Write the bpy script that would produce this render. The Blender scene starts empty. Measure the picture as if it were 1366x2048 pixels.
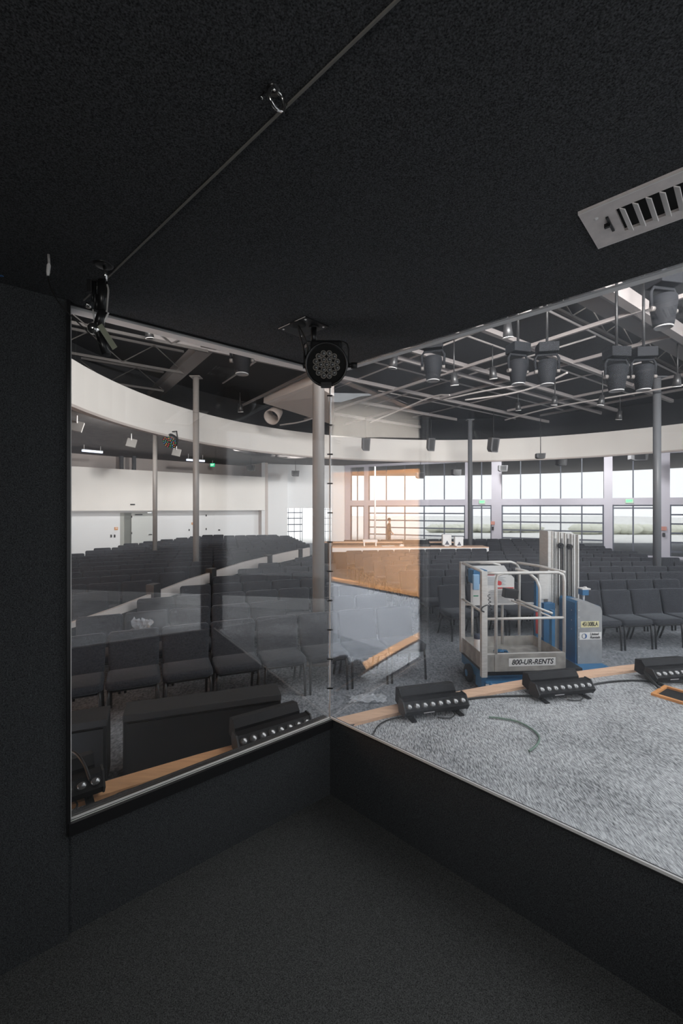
import bpy, bmesh, math, random
from mathutils import Vector, Matrix
random.seed(7)
S = bpy.context.scene
COL = S.collection
R = math.radians
PI = math.pi

# ------------------------------------------------------------------ camera, world, lights, exposure
EYE, FPX, HY = 1.6, 870.0, 1017.0
cd = bpy.data.cameras.new('camera'); cam = bpy.data.objects.new('camera', cd); COL.objects.link(cam)
cam.location = (0, 0, EYE); cam.rotation_euler = (PI / 2, 0, 0)
cd.sensor_fit = 'VERTICAL'; cd.sensor_height = 36.0; cd.lens = FPX / 2048 * 36.0
cd.shift_y = -(1024 - HY) / 2048; cd.clip_start = 0.02; cd.clip_end = 500
S.camera = cam
S.view_settings.view_transform = 'Standard'; S.view_settings.look = 'None'
S.view_settings.gamma = 1.0; S.view_settings.use_curve_mapping = False
S.view_settings.exposure = 0.0
S.cycles.use_denoising = True
S.cycles.max_bounces = 8; S.cycles.transparent_max_bounces = 24
S.cycles.sample_clamp_indirect = 6.0
S.cycles.caustics_reflective = False; S.cycles.caustics_refractive = False

SKY = 2.5
W = bpy.data.worlds.new('sky'); S.world = W; W.use_nodes = True
wn = W.node_tree.nodes; wn.clear()
wo = wn.new('ShaderNodeOutputWorld'); wb = wn.new('ShaderNodeBackground')
wb.inputs[0].default_value = (0.97, 0.985, 1.0, 1); wb.inputs[1].default_value = SKY
W.node_tree.links.new(wb.outputs[0], wo.inputs[0])

def area(name, loc, target, sx, sy, power, color=(1, 1, 1), spread=180):
    d = bpy.data.lights.new(name, 'AREA'); d.shape = 'RECTANGLE'; d.size = sx; d.size_y = sy
    d.energy = power; d.color = color; d.spread = R(spread)
    o = bpy.data.objects.new(name, d); COL.objects.link(o); o.location = loc
    o.rotation_euler = (Vector(target) - Vector(loc)).to_track_quat('-Z', 'Y').to_euler()
    return o
def spot(name, loc, target, power, angle, color=(1, 1, 1), blend=0.5, rad=0.08):
    d = bpy.data.lights.new(name, 'SPOT'); d.energy = power; d.color = color
    d.spot_size = R(angle); d.spot_blend = blend; d.shadow_soft_size = rad
    o = bpy.data.objects.new(name, d); COL.objects.link(o); o.location = loc
    o.rotation_euler = (Vector(target) - Vector(loc)).to_track_quat('-Z', 'Y').to_euler()
    return o
# added fill areas, unseen above the stage front, to brighten the curved bulkhead
area('stage_front_fill', (4.0, 3.3, 4.7), (5.0, 19, 4.4), 7, 1.0, 560, (1, .96, .92), 80)
area('stage_front_fill', (-1.4, 3.3, 4.7), (-6.5, 13, 4.4), 2.5, .8, 85, (1, .96, .92), 60)
# added fill spots hidden behind the curved bulkhead to brighten outer walls and back rows
for a_ in (-92, -72, -52, -32, -10, 14, 38):
    d_ = Vector((math.sin(R(a_)), math.cos(R(a_)), 0)); c_ = Vector((4.5, 9.6, 0))
    p_ = c_ + d_ * 10.75; p_.z = 4.12; t_ = c_ + d_ * 19.5; t_.z = 2.0
    spot('bulkhead_fill', p_, t_, 760 if a_ < -20 else 650, 125, (1, .98, .95), .8, .12)
# added fill behind the camera, lifting the black booth surfaces
area('booth_fill', (-.6, -1.3, 1.9), (-.1, 2, 1.3), .5, .3, 10, (1, .98, .95))
# added unseen spots brightening the timber wall, stage-right wall and low panel
spot('stage_side_fill', (-3.6, 0.2, 4.6), (-9.0, 1.3, 1.0), 11000, 75, (1, .93, .85))
spot('stage_side_fill', (2.6, -1.5, 3.6), (4.3, .3, .05), 1100, 50)
spot('stage_side_fill', (-2.9, 3.3, 3.9), (-4.6, 1.4, -0.3), 6000, 80, (.93, .96, 1))

# ------------------------------------------------------------------ materials
def mat(name, col, rough=0.6, metal=0.0, var=0.0, scale=20.0, bump=0.0, bscale=None, stretch=(1, 1, 1), emit=0.0, spec=0.5, dirt=None, coord='Object', rot=0.0):
    m = bpy.data.materials.new(name); m.use_nodes = True
    nt = m.node_tree; p = nt.nodes['Principled BSDF']
    c = (*col, 1) if len(col) == 3 else col
    p.inputs['Base Color'].default_value = c
    p.inputs['Roughness'].default_value = rough; p.inputs['Metallic'].default_value = metal
    p.inputs['Specular IOR Level'].default_value = spec
    if emit:
        p.inputs['Emission Color'].default_value = c; p.inputs['Emission Strength'].default_value = emit
    if var or bump:
        tc = nt.nodes.new('ShaderNodeTexCoord'); mp = nt.nodes.new('ShaderNodeMapping')
        mp.inputs['Scale'].default_value = stretch; mp.inputs['Rotation'].default_value = (0, 0, rot)
        nt.links.new(tc.outputs[coord], mp.inputs[0])
    if var:
        n = nt.nodes.new('ShaderNodeTexNoise'); n.inputs['Scale'].default_value = scale; n.inputs['Detail'].default_value = 5
        nt.links.new(mp.outputs[0], n.inputs['Vector'])
        r = nt.nodes.new('ShaderNodeValToRGB')
        r.color_ramp.elements[0].position = 0.3; r.color_ramp.elements[1].position = 0.7
        lo = dirt if dirt else tuple(x * (1 - var) for x in col); hi = tuple(min(1, x * (1 + var)) for x in col)
        r.color_ramp.elements[0].color = (*lo, 1); r.color_ramp.elements[1].color = (*hi, 1)
        nt.links.new(n.outputs['Fac'], r.inputs[0]); nt.links.new(r.outputs[0], p.inputs['Base Color'])
    if bump:
        n2 = nt.nodes.new('ShaderNodeTexNoise'); n2.inputs['Scale'].default_value = bscale or scale; n2.inputs['Detail'].default_value = 4
        nt.links.new(mp.outputs[0], n2.inputs['Vector'])
        b = nt.nodes.new('ShaderNodeBump'); b.inputs['Strength'].default_value = bump; b.inputs['Distance'].default_value = 0.01
        nt.links.new(n2.outputs['Fac'], b.inputs['Height']); nt.links.new(b.outputs[0], p.inputs['Normal'])
    return m

def glass_mat(name, tint, refl, dust, dscale=3.0, ior=1.5):
    m = bpy.data.materials.new(name); m.use_nodes = True
    nt = m.node_tree; nt.nodes.clear(); N = nt.nodes.new; L = nt.links.new
    out = N('ShaderNodeOutputMaterial'); tr = N('ShaderNodeBsdfTransparent'); gl = N('ShaderNodeBsdfGlossy')
    tr.inputs[0].default_value = (*tint, 1); gl.inputs['Roughness'].default_value = 0.0
    lw = N('ShaderNodeLayerWeight'); lw.inputs[0].default_value = .5          # facing = 1 - |cos|
    pw = N('ShaderNodeMath'); pw.operation = 'POWER'; pw.inputs[1].default_value = 5; L(lw.outputs['Facing'], pw.inputs[0])
    ad = N('ShaderNodeMath'); ad.operation = 'MULTIPLY_ADD'; ad.use_clamp = True; ad.inputs[1].default_value = 1 - refl if refl else 0; ad.inputs[2].default_value = refl
    L(pw.outputs[0], ad.inputs[0])
    mx = N('ShaderNodeMixShader'); L(ad.outputs[0], mx.inputs[0]); L(tr.outputs[0], mx.inputs[1]); L(gl.outputs[0], mx.inputs[2])
    if dust:
        tc = N('ShaderNodeTexCoord'); n = N('ShaderNodeTexNoise'); n.inputs['Scale'].default_value = dscale; n.inputs['Detail'].default_value = 8
        L(tc.outputs['Object'], n.inputs['Vector'])
        mr = N('ShaderNodeMapRange'); mr.inputs[1].default_value = 0.3; mr.inputs[2].default_value = 0.75
        mr.inputs[3].default_value = dust * 0.4; mr.inputs[4].default_value = dust * 1.6
        L(n.outputs['Fac'], mr.inputs[0])
        di = N('ShaderNodeBsdfTranslucent'); di.inputs[0].default_value = (.85, .9, 1, 1)
        m2 = N('ShaderNodeMixShader'); L(mr.outputs[0], m2.inputs[0]); L(mx.outputs[0], m2.inputs[1]); L(di.outputs[0], m2.inputs[2])
        L(m2.outputs[0], out.inputs[0])
    else:
        L(mx.outputs[0], out.inputs[0])
    return m

M = dict(
    booth=mat('matte_black_paint', (.047, .050, .053), .95, var=.75, scale=330, bump=.25, bscale=220, spec=.25),
    boothceil=mat('matte_black_ceiling', (.066, .068, .071), .95, var=.75, scale=330, bump=.25, bscale=220, spec=.15),
    boothfloor=mat('black_carpet', (.070, .071, .069), .95, var=.75, scale=330, bump=.4, bscale=200, spec=.1),
    blackmetal=mat('satin_black_metal', (.014, .014, .015), .32, spec=.5),
    barblack=mat('matte_black_casting', (.010, .010, .011), .6, spec=.22),
    blackplastic=mat('black_plastic', (.012, .012, .013), .45),
    blackwood=mat('black_textured_cabinet', (.007, .007, .0075), .6, bump=.15, bscale=300),
    blacktop=mat('black_cabinet_edge', (.03, .03, .031), .6),
    alu=mat('brushed_aluminium', (.68, .66, .63), .42, metal=.25, var=.12, scale=14, stretch=(1, 1, 6)),
    aludirty=mat('scuffed_aluminium', (.40, .38, .35), .5, metal=.3, var=.3, scale=9),
    channel=mat('glazing_channel_metal', (.85, .83, .81), .4, metal=.1),
    silicone=mat('clear_joint_strip', (.75, .72, .70), .3),
    stagecarpet=None, hallcarpet=None,
    wood=mat('pine_board', (.78, .51, .35), .55, var=.15, scale=6, stretch=(1, 8, 8)),
    oak=mat('orange_pine', (.72, .33, .12), .5, var=.15, scale=5),
    tan=mat('tan_plywood', (.62, .34, .17), .6, var=.12, scale=2.5, stretch=(1, 1, .3)),
    greypanel=mat('pale_grey_panel', (.62, .63, .66), .5, var=.05, scale=3),
    white=mat('white_plaster', (.84, .81, .77), .8, var=.03, scale=1.2),
    whitewall=mat('white_paint', (.82, .83, .84), .75),
    pinkwall=mat('warm_grey_paint', (.55, .49, .46), .8),
    deck=mat('dark_ceiling', (.022, .023, .025), .9),
    lowdeck=mat('charcoal_ceiling', (.16, .145, .14), .9, var=.15, scale=4),
    beam=mat('beam_paint', (.22, .20, .195), .6),
    joist=mat('joist_paint', (.075, .068, .064), .7),
    pipe=mat('conduit_metal', (.42, .39, .38), .45, metal=.3),
    column=mat('grey_column_paint', (.27, .25, .235), .4),
    columndark=mat('dark_column_paint', (.13, .135, .145), .45),
    fabric=mat('charcoal_chair_fabric', (.042, .044, .050), .95, var=.3, scale=60, bump=.2, bscale=300, spec=.1),
    leg=mat('black_chair_leg', (.02, .02, .021), .4),
    frame=mat('lavender_window_frame', (.52, .50, .56), .5),
    mullion=mat('dark_mullion', (.10, .11, .14), .5),
    blue=mat('blue_machine_paint', (.03, .15, .31), .45, var=.15, scale=8),
    greycover=mat('grey_machine_cover', (.34, .345, .35), .5, var=.12, scale=16),
    yellow=mat('pale_yellow_decal', (.80, .74, .42), .5),
    whitedecal=mat('white_decal', (.80, .79, .77), .5),
    ink=mat('black_ink', (.015, .015, .018), .5),
    blueink=mat('blue_ink', (.03, .12, .35), .5),
    greyink=mat('grey_ink', (.25, .27, .30), .5),
    red=mat('red_plastic', (.60, .06, .06), .5),
    greenink=mat('green_ink', (.03, .30, .16), .5),
    rubber=mat('black_rubber', (.015, .015, .016), .8),
    lens=mat('lens_acrylic', (.10, .10, .10), .05, spec=1.0),
    lensring=mat('lens_ring', (.36, .33, .29), .35),
    chrome=mat('chrome', (.8, .79, .77), .15, metal=1),
    vent=mat('beige_vent_metal', (.80, .73, .70), .45, var=.08, scale=30),
    ventslat=mat('vent_slat_metal', (.92, .88, .85), .4),
    void=mat('dark_void', (.004, .004, .004), .9),
    cable=mat('black_cable', (.012, .012, .012), .5),
    green_cable=mat('grey_green_cable', (.16, .24, .19), .5),
    wire=mat('grey_wire', (.45, .43, .42), .4),
    concrete=mat('exterior_concrete', (.75, .75, .72), .9, var=.05, scale=.5),
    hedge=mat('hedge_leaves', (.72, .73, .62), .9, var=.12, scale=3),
    ext=mat('exterior_building', (.38, .35, .31), .8),
    skin=mat('skin', (.5, .33, .25), .6),
    cloth=mat('dark_clothing', (.05, .045, .045), .9),
    hair=mat('dark_hair', (.02, .015, .012), .7),
    bag=None,
    led=mat('led_strip', (.75, .82, 1.0), .4, emit=1.4),
    exit=mat('exit_green', (.02, .75, .35), .4, emit=.7),
    exitwhite=mat('exit_letters', (.9, 1, .95), .4, emit=1.2),
    speaker=mat('speaker_grille_grey', (.10, .10, .105), .7),
    dodge=mat('moving_head_shell', (.006, .0065, .008), .75, spec=.12),
    dome=mat('smoked_lens', (.30, .30, .30), .2),
    winglass=glass_mat('tinted_window_glass', (.74, .74, .74), 0.0, 0),
    paneL=glass_mat('booth_glass_left', (.97, .975, .98), 0.085, 0.006),
    paneR=glass_mat('booth_glass_right', (.96, .97, .98), 0.10, 0.022),
)
def carpet(name, lo, hi, rot, fine, rib, bump):
    m = bpy.data.materials.new(name); m.use_nodes = True
    nt = m.node_tree; N = nt.nodes.new; L = nt.links.new; p = nt.nodes['Principled BSDF']
    p.inputs['Roughness'].default_value = .95; p.inputs['Specular IOR Level'].default_value = .1
    tc = N('ShaderNodeTexCoord'); mp = N('ShaderNodeMapping'); mp.inputs['Rotation'].default_value = (0, 0, rot)
    mp.inputs['Scale'].default_value = (1, rib, 1); L(tc.outputs['Object'], mp.inputs[0])
    n = N('ShaderNodeTexNoise'); n.inputs['Scale'].default_value = fine; n.inputs['Detail'].default_value = 3; L(mp.outputs[0], n.inputs['Vector'])
    n3 = N('ShaderNodeTexNoise'); n3.inputs['Scale'].default_value = 2.2; n3.inputs['Detail'].default_value = 4; L(tc.outputs['Object'], n3.inputs['Vector'])
    ad = N('ShaderNodeMath'); ad.operation = 'MULTIPLY_ADD'; ad.inputs[1].default_value = .35; L(n3.outputs['Fac'], ad.inputs[0]); L(n.outputs['Fac'], ad.inputs[2])
    r = N('ShaderNodeValToRGB'); r.color_ramp.elements[0].position = .48; r.color_ramp.elements[1].position = .88
    r.color_ramp.elements[0].color = (*lo, 1); r.color_ramp.elements[1].color = (*hi, 1)
    L(ad.outputs[0], r.inputs[0]); L(r.outputs[0], p.inputs['Base Color'])
    b = N('ShaderNodeBump'); b.inputs['Strength'].default_value = bump; b.inputs['Distance'].default_value = .01
    L(n.outputs['Fac'], b.inputs['Height']); L(b.outputs[0], p.inputs['Normal'])
    return m
M['stagecarpet'] = carpet('grey_ribbed_carpet', (.13, .135, .14), (.70, .71, .72), R(-30), 150, .2, .7)
M['hallcarpet'] = carpet('hall_carpet', (.13, .14, .155), (.36, .375, .395), R(20), 45, .6, .4)
def bagmat():
    m = bpy.data.materials.new('clear_plastic_film'); m.use_nodes = True
    nt = m.node_tree; p = nt.nodes['Principled BSDF']; p.inputs['Base Color'].default_value = (.75, .78, .82, 1)
    p.inputs['Roughness'].default_value = .25; p.inputs['Alpha'].default_value = .55
    return m
M['bag'] = bagmat()
fp = M['fabric'].node_tree.nodes['Principled BSDF']; fp.inputs['Sheen Weight'].default_value = .24; fp.inputs['Sheen Roughness'].default_value = .35; fp.inputs['Sheen Tint'].default_value = (.85, .92, 1, 1)

# ------------------------------------------------------------------ helpers
class MB:
    def __init__(s): s.v = []; s.f = []; s.sm = []
    def add(s, vs, fs, smooth=False, T=None):
        b = len(s.v)
        for v in vs:
            v = Vector(v)
            s.v.append(tuple(T @ v) if T else tuple(v))
        for f in fs: s.f.append([b + i for i in f]); s.sm.append(smooth)
        return s
    def box(s, x0, x1, y0, y1, z0, z1, T=None, bev=0.0):
        if bev <= 0:
            return s.add([(x0, y0, z0), (x1, y0, z0), (x1, y1, z0), (x0, y1, z0), (x0, y0, z1), (x1, y0, z1), (x1, y1, z1), (x0, y1, z1)],
                         [(3, 2, 1, 0), (4, 5, 6, 7), (0, 1, 5, 4), (1, 2, 6, 5), (2, 3, 7, 6), (3, 0, 4, 7)], False, T)
        bm = bmesh.new(); bmesh.ops.create_cube(bm, size=1)
        for v in bm.verts:
            v.co = Vector(((x0 + x1) / 2 + v.co.x * (x1 - x0), (y0 + y1) / 2 + v.co.y * (y1 - y0), (z0 + z1) / 2 + v.co.z * (z1 - z0)))
        bmesh.ops.bevel(bm, geom=bm.edges[:], offset=bev, segments=2, affect='EDGES', profile=.6)
        bm.verts.index_update()
        s.add([v.co.copy() for v in bm.verts], [[v.index for v in f.verts] for f in bm.faces], False, T); bm.free()
        return s
    def cyl(s, p0, p1, r0, r1=None, n=14, caps=True, T=None):
        r1 = r0 if r1 is None else r1
        p0, p1 = Vector(p0), Vector(p1); d = (p1 - p0).normalized()
        a = d.orthogonal().normalized(); b = d.cross(a)
        vs = []; fs = []
        for p, r in ((p0, r0), (p1, r1)):
            for i in range(n):
                t = 2 * PI * i / n; vs.append(p + (a * math.cos(t) + b * math.sin(t)) * r)
        for i in range(n): fs.append((i, (i + 1) % n, n + (i + 1) % n, n + i))
        s.add(vs, fs, True, T)
        if caps:
            s.add(vs[:n], [tuple(range(n))[::-1]], False, T); s.add(vs[n:], [tuple(range(n))], False, T)
        return s
    def lathe(s, o, axis, prof, n=24, T=None):
        o = Vector(o); d = Vector(axis).normalized(); a = d.orthogonal().normalized(); b = d.cross(a)
        vs = []; fs = []
        for h, r in prof:
            for i in range(n):
                t = 2 * PI * i / n; vs.append(o + d * h + (a * math.cos(t) + b * math.sin(t)) * max(r, 1e-5))
        for k in range(len(prof) - 1):
            for i in range(n):
                fs.append((k * n + i, k * n + (i + 1) % n, (k + 1) * n + (i + 1) % n, (k + 1) * n + i))
        return s.add(vs, fs, True, T)
    def tube(s, pts, r, n=8, T=None, smoothpts=0, closed=False):
        P = [Vector(p) for p in pts]
        for _ in range(smoothpts):
            q = [P[0]]
            for i in range(len(P) - 1):
                q += [P[i] * .75 + P[i + 1] * .25, P[i] * .25 + P[i + 1] * .75]
            P = q + [P[-1]]
        m = len(P); vs = []; fs = []; prev = None
        for i, p in enumerate(P):
            if closed: d = (P[(i + 1) % m] - P[i - 1])
            else: d = (P[min(i + 1, m - 1)] - P[max(i - 1, 0)])
            d = d.normalized() if d.length > 1e-9 else Vector((0, 0, 1))
            if prev is None: a = d.orthogonal().normalized()
            else:
                a = prev - d * prev.dot(d); a = a.normalized() if a.length > 1e-6 else d.orthogonal().normalized()
            prev = a; b = d.cross(a)
            for k in range(n):
                t = 2 * PI * k / n; vs.append(p + (a * math.cos(t) + b * math.sin(t)) * r)
        for i in range(m if closed else m - 1):
            j = (i + 1) % m
            for k in range(n): fs.append((i * n + k, i * n + (k + 1) % n, j * n + (k + 1) % n, j * n + k))
        if not closed:
            fs.append(tuple(range(n))[::-1]); fs.append(tuple((m - 1) * n + k for k in range(n)))
        return s.add(vs, fs, True, T)
    def prism(s, poly, axis, a0, a1, T=None, smooth=False):
        """poly: 2D points; axis 'x': (y,z), 'y': (x,z), 'z': (x,y)"""
        def mk(p, a): return {'x': (a, p[0], p[1]), 'y': (p[0], a, p[1]), 'z': (p[0], p[1], a)}[axis]
        n = len(poly); vs = [mk(p, a0) for p in poly] + [mk(p, a1) for p in poly]
        fs = [tuple(range(n))[::-1], tuple(range(n, 2 * n))] + [(i, (i + 1) % n, n + (i + 1) % n, n + i) for i in range(n)]
        return s.add(vs, fs, smooth, T)
    def quadwall(s, p, q, z0, z1, th, T=None):
        """vertical slab from plan point p to q, th to the left of p->q"""
        p, q = Vector((*p[:2], 0)), Vector((*q[:2], 0)); d = (q - p).normalized(); nrm = Vector((-d.y, d.x, 0)) * th
        vs = [p, q, q + nrm, p + nrm]
        a = [(v.x, v.y, z0) for v in vs] + [(v.x, v.y, z1) for v in vs]
        return s.add(a, [(3, 2, 1, 0), (4, 5, 6, 7), (0, 1, 5, 4), (1, 2, 6, 5), (2, 3, 7, 6), (3, 0, 4, 7)], False, T)
    def build(s, name, m, parent=None, loc=None):
        me = bpy.data.meshes.new(name); me.from_pydata(s.v, [], s.f); me.update()
        bm = bmesh.new(); bm.from_mesh(me); bmesh.ops.remove_doubles(bm, verts=bm.verts[:], dist=1e-6)
        bmesh.ops.recalc_face_normals(bm, faces=bm.faces[:]); bm.to_mesh(me); bm.free()
        if len(me.polygons) == len(s.sm):
            me.polygons.foreach_set('use_smooth', s.sm)
        me.materials.append(m)
        o = bpy.data.objects.new(name, me); COL.objects.link(o)
        if parent: o.parent = parent
        if loc: o.location = loc
        return o
def recentre(o):
    """put the origin of a top-level mesh at the middle of its base"""
    vs = [v.co for v in o.data.vertices]
    c = Vector(((min(v.x for v in vs) + max(v.x for v in vs)) / 2, (min(v.y for v in vs) + max(v.y for v in vs)) / 2, min(v.z for v in vs)))
    o.data.transform(Matrix.Translation(-c)); o.location = Vector(o.location) + c
    return o
def tag(o, label, cat, group=None):
    o['label'] = label; o['category'] = cat
    if group: o['group'] = group
    return o
def struct(o): o['kind'] = 'structure'; return o
def thing(name, label, cat, loc=(0, 0, 0), rz=0, group=None):
    o = bpy.data.objects.new(name, None); COL.objects.link(o); o.empty_display_size = .1
    o.location = loc; o.rotation_euler = (0, 0, rz)
    return tag(o, label, cat, group)
def dup(root, loc, rz, label=None, group=None):
    r = root.copy(); COL.objects.link(r); r.location = loc; r.rotation_euler = (0, 0, rz)
    if label: r['label'] = label
    if group: r['group'] = group
    for ch in list(root.children):
        c = ch.copy(); COL.objects.link(c); c.parent = r
        for g in ch.children:
            d = g.copy(); COL.objects.link(d); d.parent = c
    return r
def at(px, py, depth):
    """world point seen at a photo pixel at a given distance into the room"""
    return Vector(((px - 683) / FPX * depth, depth, EYE - (py - HY) / FPX * depth))
def floorpt(px, py, z):
    d = (EYE - z) * FPX / (py - HY); return Vector(((px - 683) / FPX * d, d, z))
def text(name, body, size, m, parent, loc, rot, shear=0.0, width=None, depth=.0008):
    c = bpy.data.curves.new('lettering', 'FONT'); c.body = body; c.size = size; c.extrude = depth; c.shear = shear; c.offset = size * .022
    c.align_x = 'CENTER'; c.align_y = 'CENTER'
    t = bpy.data.objects.new('lettering', c); COL.objects.link(t)
    bpy.context.view_layer.update()
    me = bpy.data.meshes.new_from_object(t.evaluated_get(bpy.context.evaluated_depsgraph_get()))
    bpy.data.objects.remove(t)
    if width:
        xs = [v.co.x for v in me.vertices]; k = width / (max(xs) - min(xs))
        me.transform(Matrix.Scale(k, 4, (1, 0, 0)))
    me.materials.clear(); me.materials.append(m)
    o = bpy.data.objects.new(name, me); COL.objects.link(o); o.parent = parent; o.location = loc; o.rotation_euler = rot
    return o
ORD = ['first', 'second', 'third', 'fourth', 'fifth', 'sixth', 'seventh', 'eighth', 'ninth', 'tenth', 'eleventh', 'twelfth', 'thirteenth', 'fourteenth',
       'fifteenth', 'sixteenth', 'seventeenth', 'eighteenth', 'nineteenth', 'twentieth', 'twenty-first', 'twenty-second', 'twenty-third', 'twenty-fourth', 'twenty-fifth', 'twenty-sixth', 'twenty-seventh', 'twenty-eighth']

# ------------------------------------------------------------------ key plan geometry
C = Vector((-.0642, 2.43)); U = Vector((.7682, .6402)); V = Vector((.7273, -.6863))
NU = Vector((U.y, -U.x)); NV = Vector((-V.y, V.x)) * -1         # booth-side normals
EL = C - U * 1.252; RE = C + V * 2.145; RE2 = RE + Vector((-.657, -.754)) * .04; RE3 = RE + Vector((-.657, -.754)) * 1.6
WL = EL - U * 1.5
SILL, TOP = .438, 2.371
HF = -.7                                                        # hall floor
SC = Vector((6.7, -10.0)); SR = 14.86                           # stage front arc
RC = Vector((8.1, -18.0))                                       # seating rings
FC = Vector((4.5, 9.6)); FR = 10.1                              # curved bulkhead
def xy(v, z): return (v.x, v.y, z)

# ------------------------------------------------------------------ booth shell
def slab(poly, z0, z1, name, m):
    return struct(MB().prism([tuple(p) for p in poly], 'z', z0, z1).build(name, m))
BK = Vector((.1, -1.6))
booth_poly = [C, EL, WL, Vector((-1.7, -1.6)), BK, RE3, RE]
slab(booth_poly, -.012, .004, 'floor', M['boothfloor'])
slab([C - (U * .0) + Vector((-.01, .03)), EL, WL, Vector((-1.7, -1.6)), BK, RE3, RE], TOP, TOP + .12, 'ceiling', M['boothceil'])
w = MB().quadwall(xy(EL, 0), xy(C, 0), .004, SILL - .012, .06); struct(w.build('wall_front_left', M['booth']))
w = MB().quadwall(xy(C, 0), xy(RE, 0), .004, SILL - .006, .02).quadwall(xy(RE, 0), xy(RE3, 0), .004, SILL - .006, .02); struct(w.build('wall_front_right', M['booth']))
w = MB().quadwall(xy(WL - NU * -.02, 0), xy(EL + NU * .02, 0), .004, TOP, .10); struct(w.build('wall_left', M['booth']))
w = MB().quadwall((-1.7, -1.6), xy(WL, 0), .004, TOP, .1)
struct(w.build('wall_side', M['booth']))
w = MB().quadwall(xy(BK, 0), (-1.7, -1.6), .004, TOP, .1); struct(w.build('wall_back', M['booth']))
w = MB().quadwall(xy(RE3, 0), xy(BK, 0), .004, TOP, .1); struct(w.build('wall_right', M['booth']))
# glass panes
def pane(name, p, q, m, th=.010):
    o = bpy.data.objects.new(name, None); COL.objects.link(o); struct(o)
    o.location = ((p.x + q.x) / 2, (p.y + q.y) / 2, SILL)
    off = Vector(o.location)
    g = MB().quadwall(xy(p, 0), xy(q, 0), SILL, TOP - .001, th).build('glass_pane', m, o)
    g.data.transform(Matrix.Translation(-off))
    return o, off
def strip(parent, off, name, m, p, q, z0, z1, y0, y1):
    """bar along p->q: from y0 to y1 measured towards the room"""
    d = (q - p).normalized(); n = Vector((-d.y, d.x))
    a = p + n * y0; b = q + n * y0
    o = MB().quadwall(xy(a, 0), xy(b, 0), z0, z1, y1 - y0).build(name, m, parent)
    o.data.transform(Matrix.Translation(-off)); return o
w1, o1 = pane('window_1', EL, C - U * .004, M['paneL'])
strip(w1, o1, 'sill_channel', M['blackmetal'], EL, C - U * .01, SILL - .05, SILL - .004, -.035, .02)
strip(w1, o1, 'sill_bead', M['channel'], EL, C - U * .01, SILL - .004, SILL + .003, -.008, -.0045)
strip(w1, o1, 'sill_bead', M['channel'], EL, C - U * .01, SILL - .004, SILL - .002, -.019, -.0165)
strip(w1, o1, 'head_channel', M['channel'], EL, C - U * .01, TOP - .012, TOP - .002, .014, .07)
strip(w1, o1, 'jamb_return', M['channel'], EL - U * .01, EL + U * .004, SILL, TOP - .02, .014, .05)
strip(w1, o1, 'head_bead', M['blackmetal'], EL, C - U * .01, TOP - .007, TOP - .001, -.004, .0)
strip(w1, o1, 'jamb_channel', M['blackmetal'], EL - U * .006, EL + U * .006, SILL - .05, TOP - .002, -.03, .02)
strip(w1, o1, 'jamb_bead', M['channel'], EL + U * .006, EL + U * .012, SILL, TOP - .02, -.008, .014)
w2, o2 = pane('window_2', C + V * .004, RE, M['paneR'])
strip(w2, o2, 'sill_bead', M['channel'], C + V * .01, RE, SILL - .006, SILL + .004, -.008, -.001)
strip(w2, o2, 'sill_gasket', M['rubber'], C + V * .01, RE, SILL - .012, SILL - .006, -.012, .0)
strip(w2, o2, 'head_channel', M['channel'], C + V * .01, RE, TOP - .010, TOP - .002, .012, .045)
w3, o3 = pane('window_3', RE2, RE3, M['paneR'])
strip(w3, o3, 'sill_bead', M['channel'], RE2, RE3, SILL - .006, SILL + .004, -.008, -.001)
pst = MB().quadwall(xy(RE - V * .06, 0), xy(RE, 0), SILL - .006, TOP, .06).quadwall(xy(RE, 0), xy(RE + (RE2 - RE) * 3, 0), SILL - .006, TOP, .06).build('trim_3', M['booth']); struct(pst)
# joint at the glass corner with clips
j = MB().cyl((C.x, C.y, SILL), (C.x, C.y, TOP), .0045, n=8)
jo = struct(j.build('trim_1', M['silicone']))
k = MB()
for i in range(11):
    z = SILL + .16 + i * .163
    k.box(-.016, .016, -.004, .004, z - .0035, z + .0035, Matrix.Translation((C.x, C.y - .006, 0)))
struct(k.build('trim_4', M['blackmetal']))
# seam on the booth ceiling
a = Vector((-.955, 1.607)); b = Vector((.62, .165))
w = MB().quadwall((a.x, a.y), (b.x, b.y), TOP - .004, TOP + .001, .004); struct(w.build('trim_2', mat('seam_bead', (.22, .21, .19), .6)))

# ------------------------------------------------------------------ stage and hall shell
arc = []
for i in range(49):
    t = R(-64 + i * 84 / 48.0)
    arc.append(SC + Vector((math.sin(t), math.cos(t))) * SR)
stage_poly = arc + [Vector((11.8, -5)), Vector((-7, -5))]
slab(stage_poly, -.09, -.012, 'stage_floor', M['stagecarpet'])
fas = MB()
for i in range(48):
    fas.quadwall(xy(arc[i], 0), xy(arc[i + 1], 0), HF, -.09, -.06)
struct(fas.build('stage_riser', M['deck']))
def nosing(i0, i1, m):
    nos = MB()
    for i in range(i0, i1):
        p0 = SC + (arc[i] - SC).normalized() * (SR - .08); p1 = SC + (arc[i + 1] - SC).normalized() * (SR - .08)
        q0 = SC + (arc[i] - SC).normalized() * (SR + .05); q1 = SC + (arc[i + 1] - SC).normalized() * (SR + .05)
        nos.add([xy(p0, -.02), xy(p1, -.02), xy(q1, -.02), xy(q0, -.02), xy(p0, .012), xy(p1, .012), xy(q1, .012), xy(q0, .012)],
                [(3, 2, 1, 0), (4, 5, 6, 7), (0, 1, 5, 4), (2, 3, 7, 6)] + ([(3, 0, 4, 7)] if i == i0 else []) + ([(1, 2, 6, 5)] if i == i1 - 1 else []))
    struct(nos.build('stage_nosing', m))
cut = min(range(49), key=lambda i: abs(arc[i].x + .3) + (9 if arc[i].y < 0 else 0))
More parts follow.
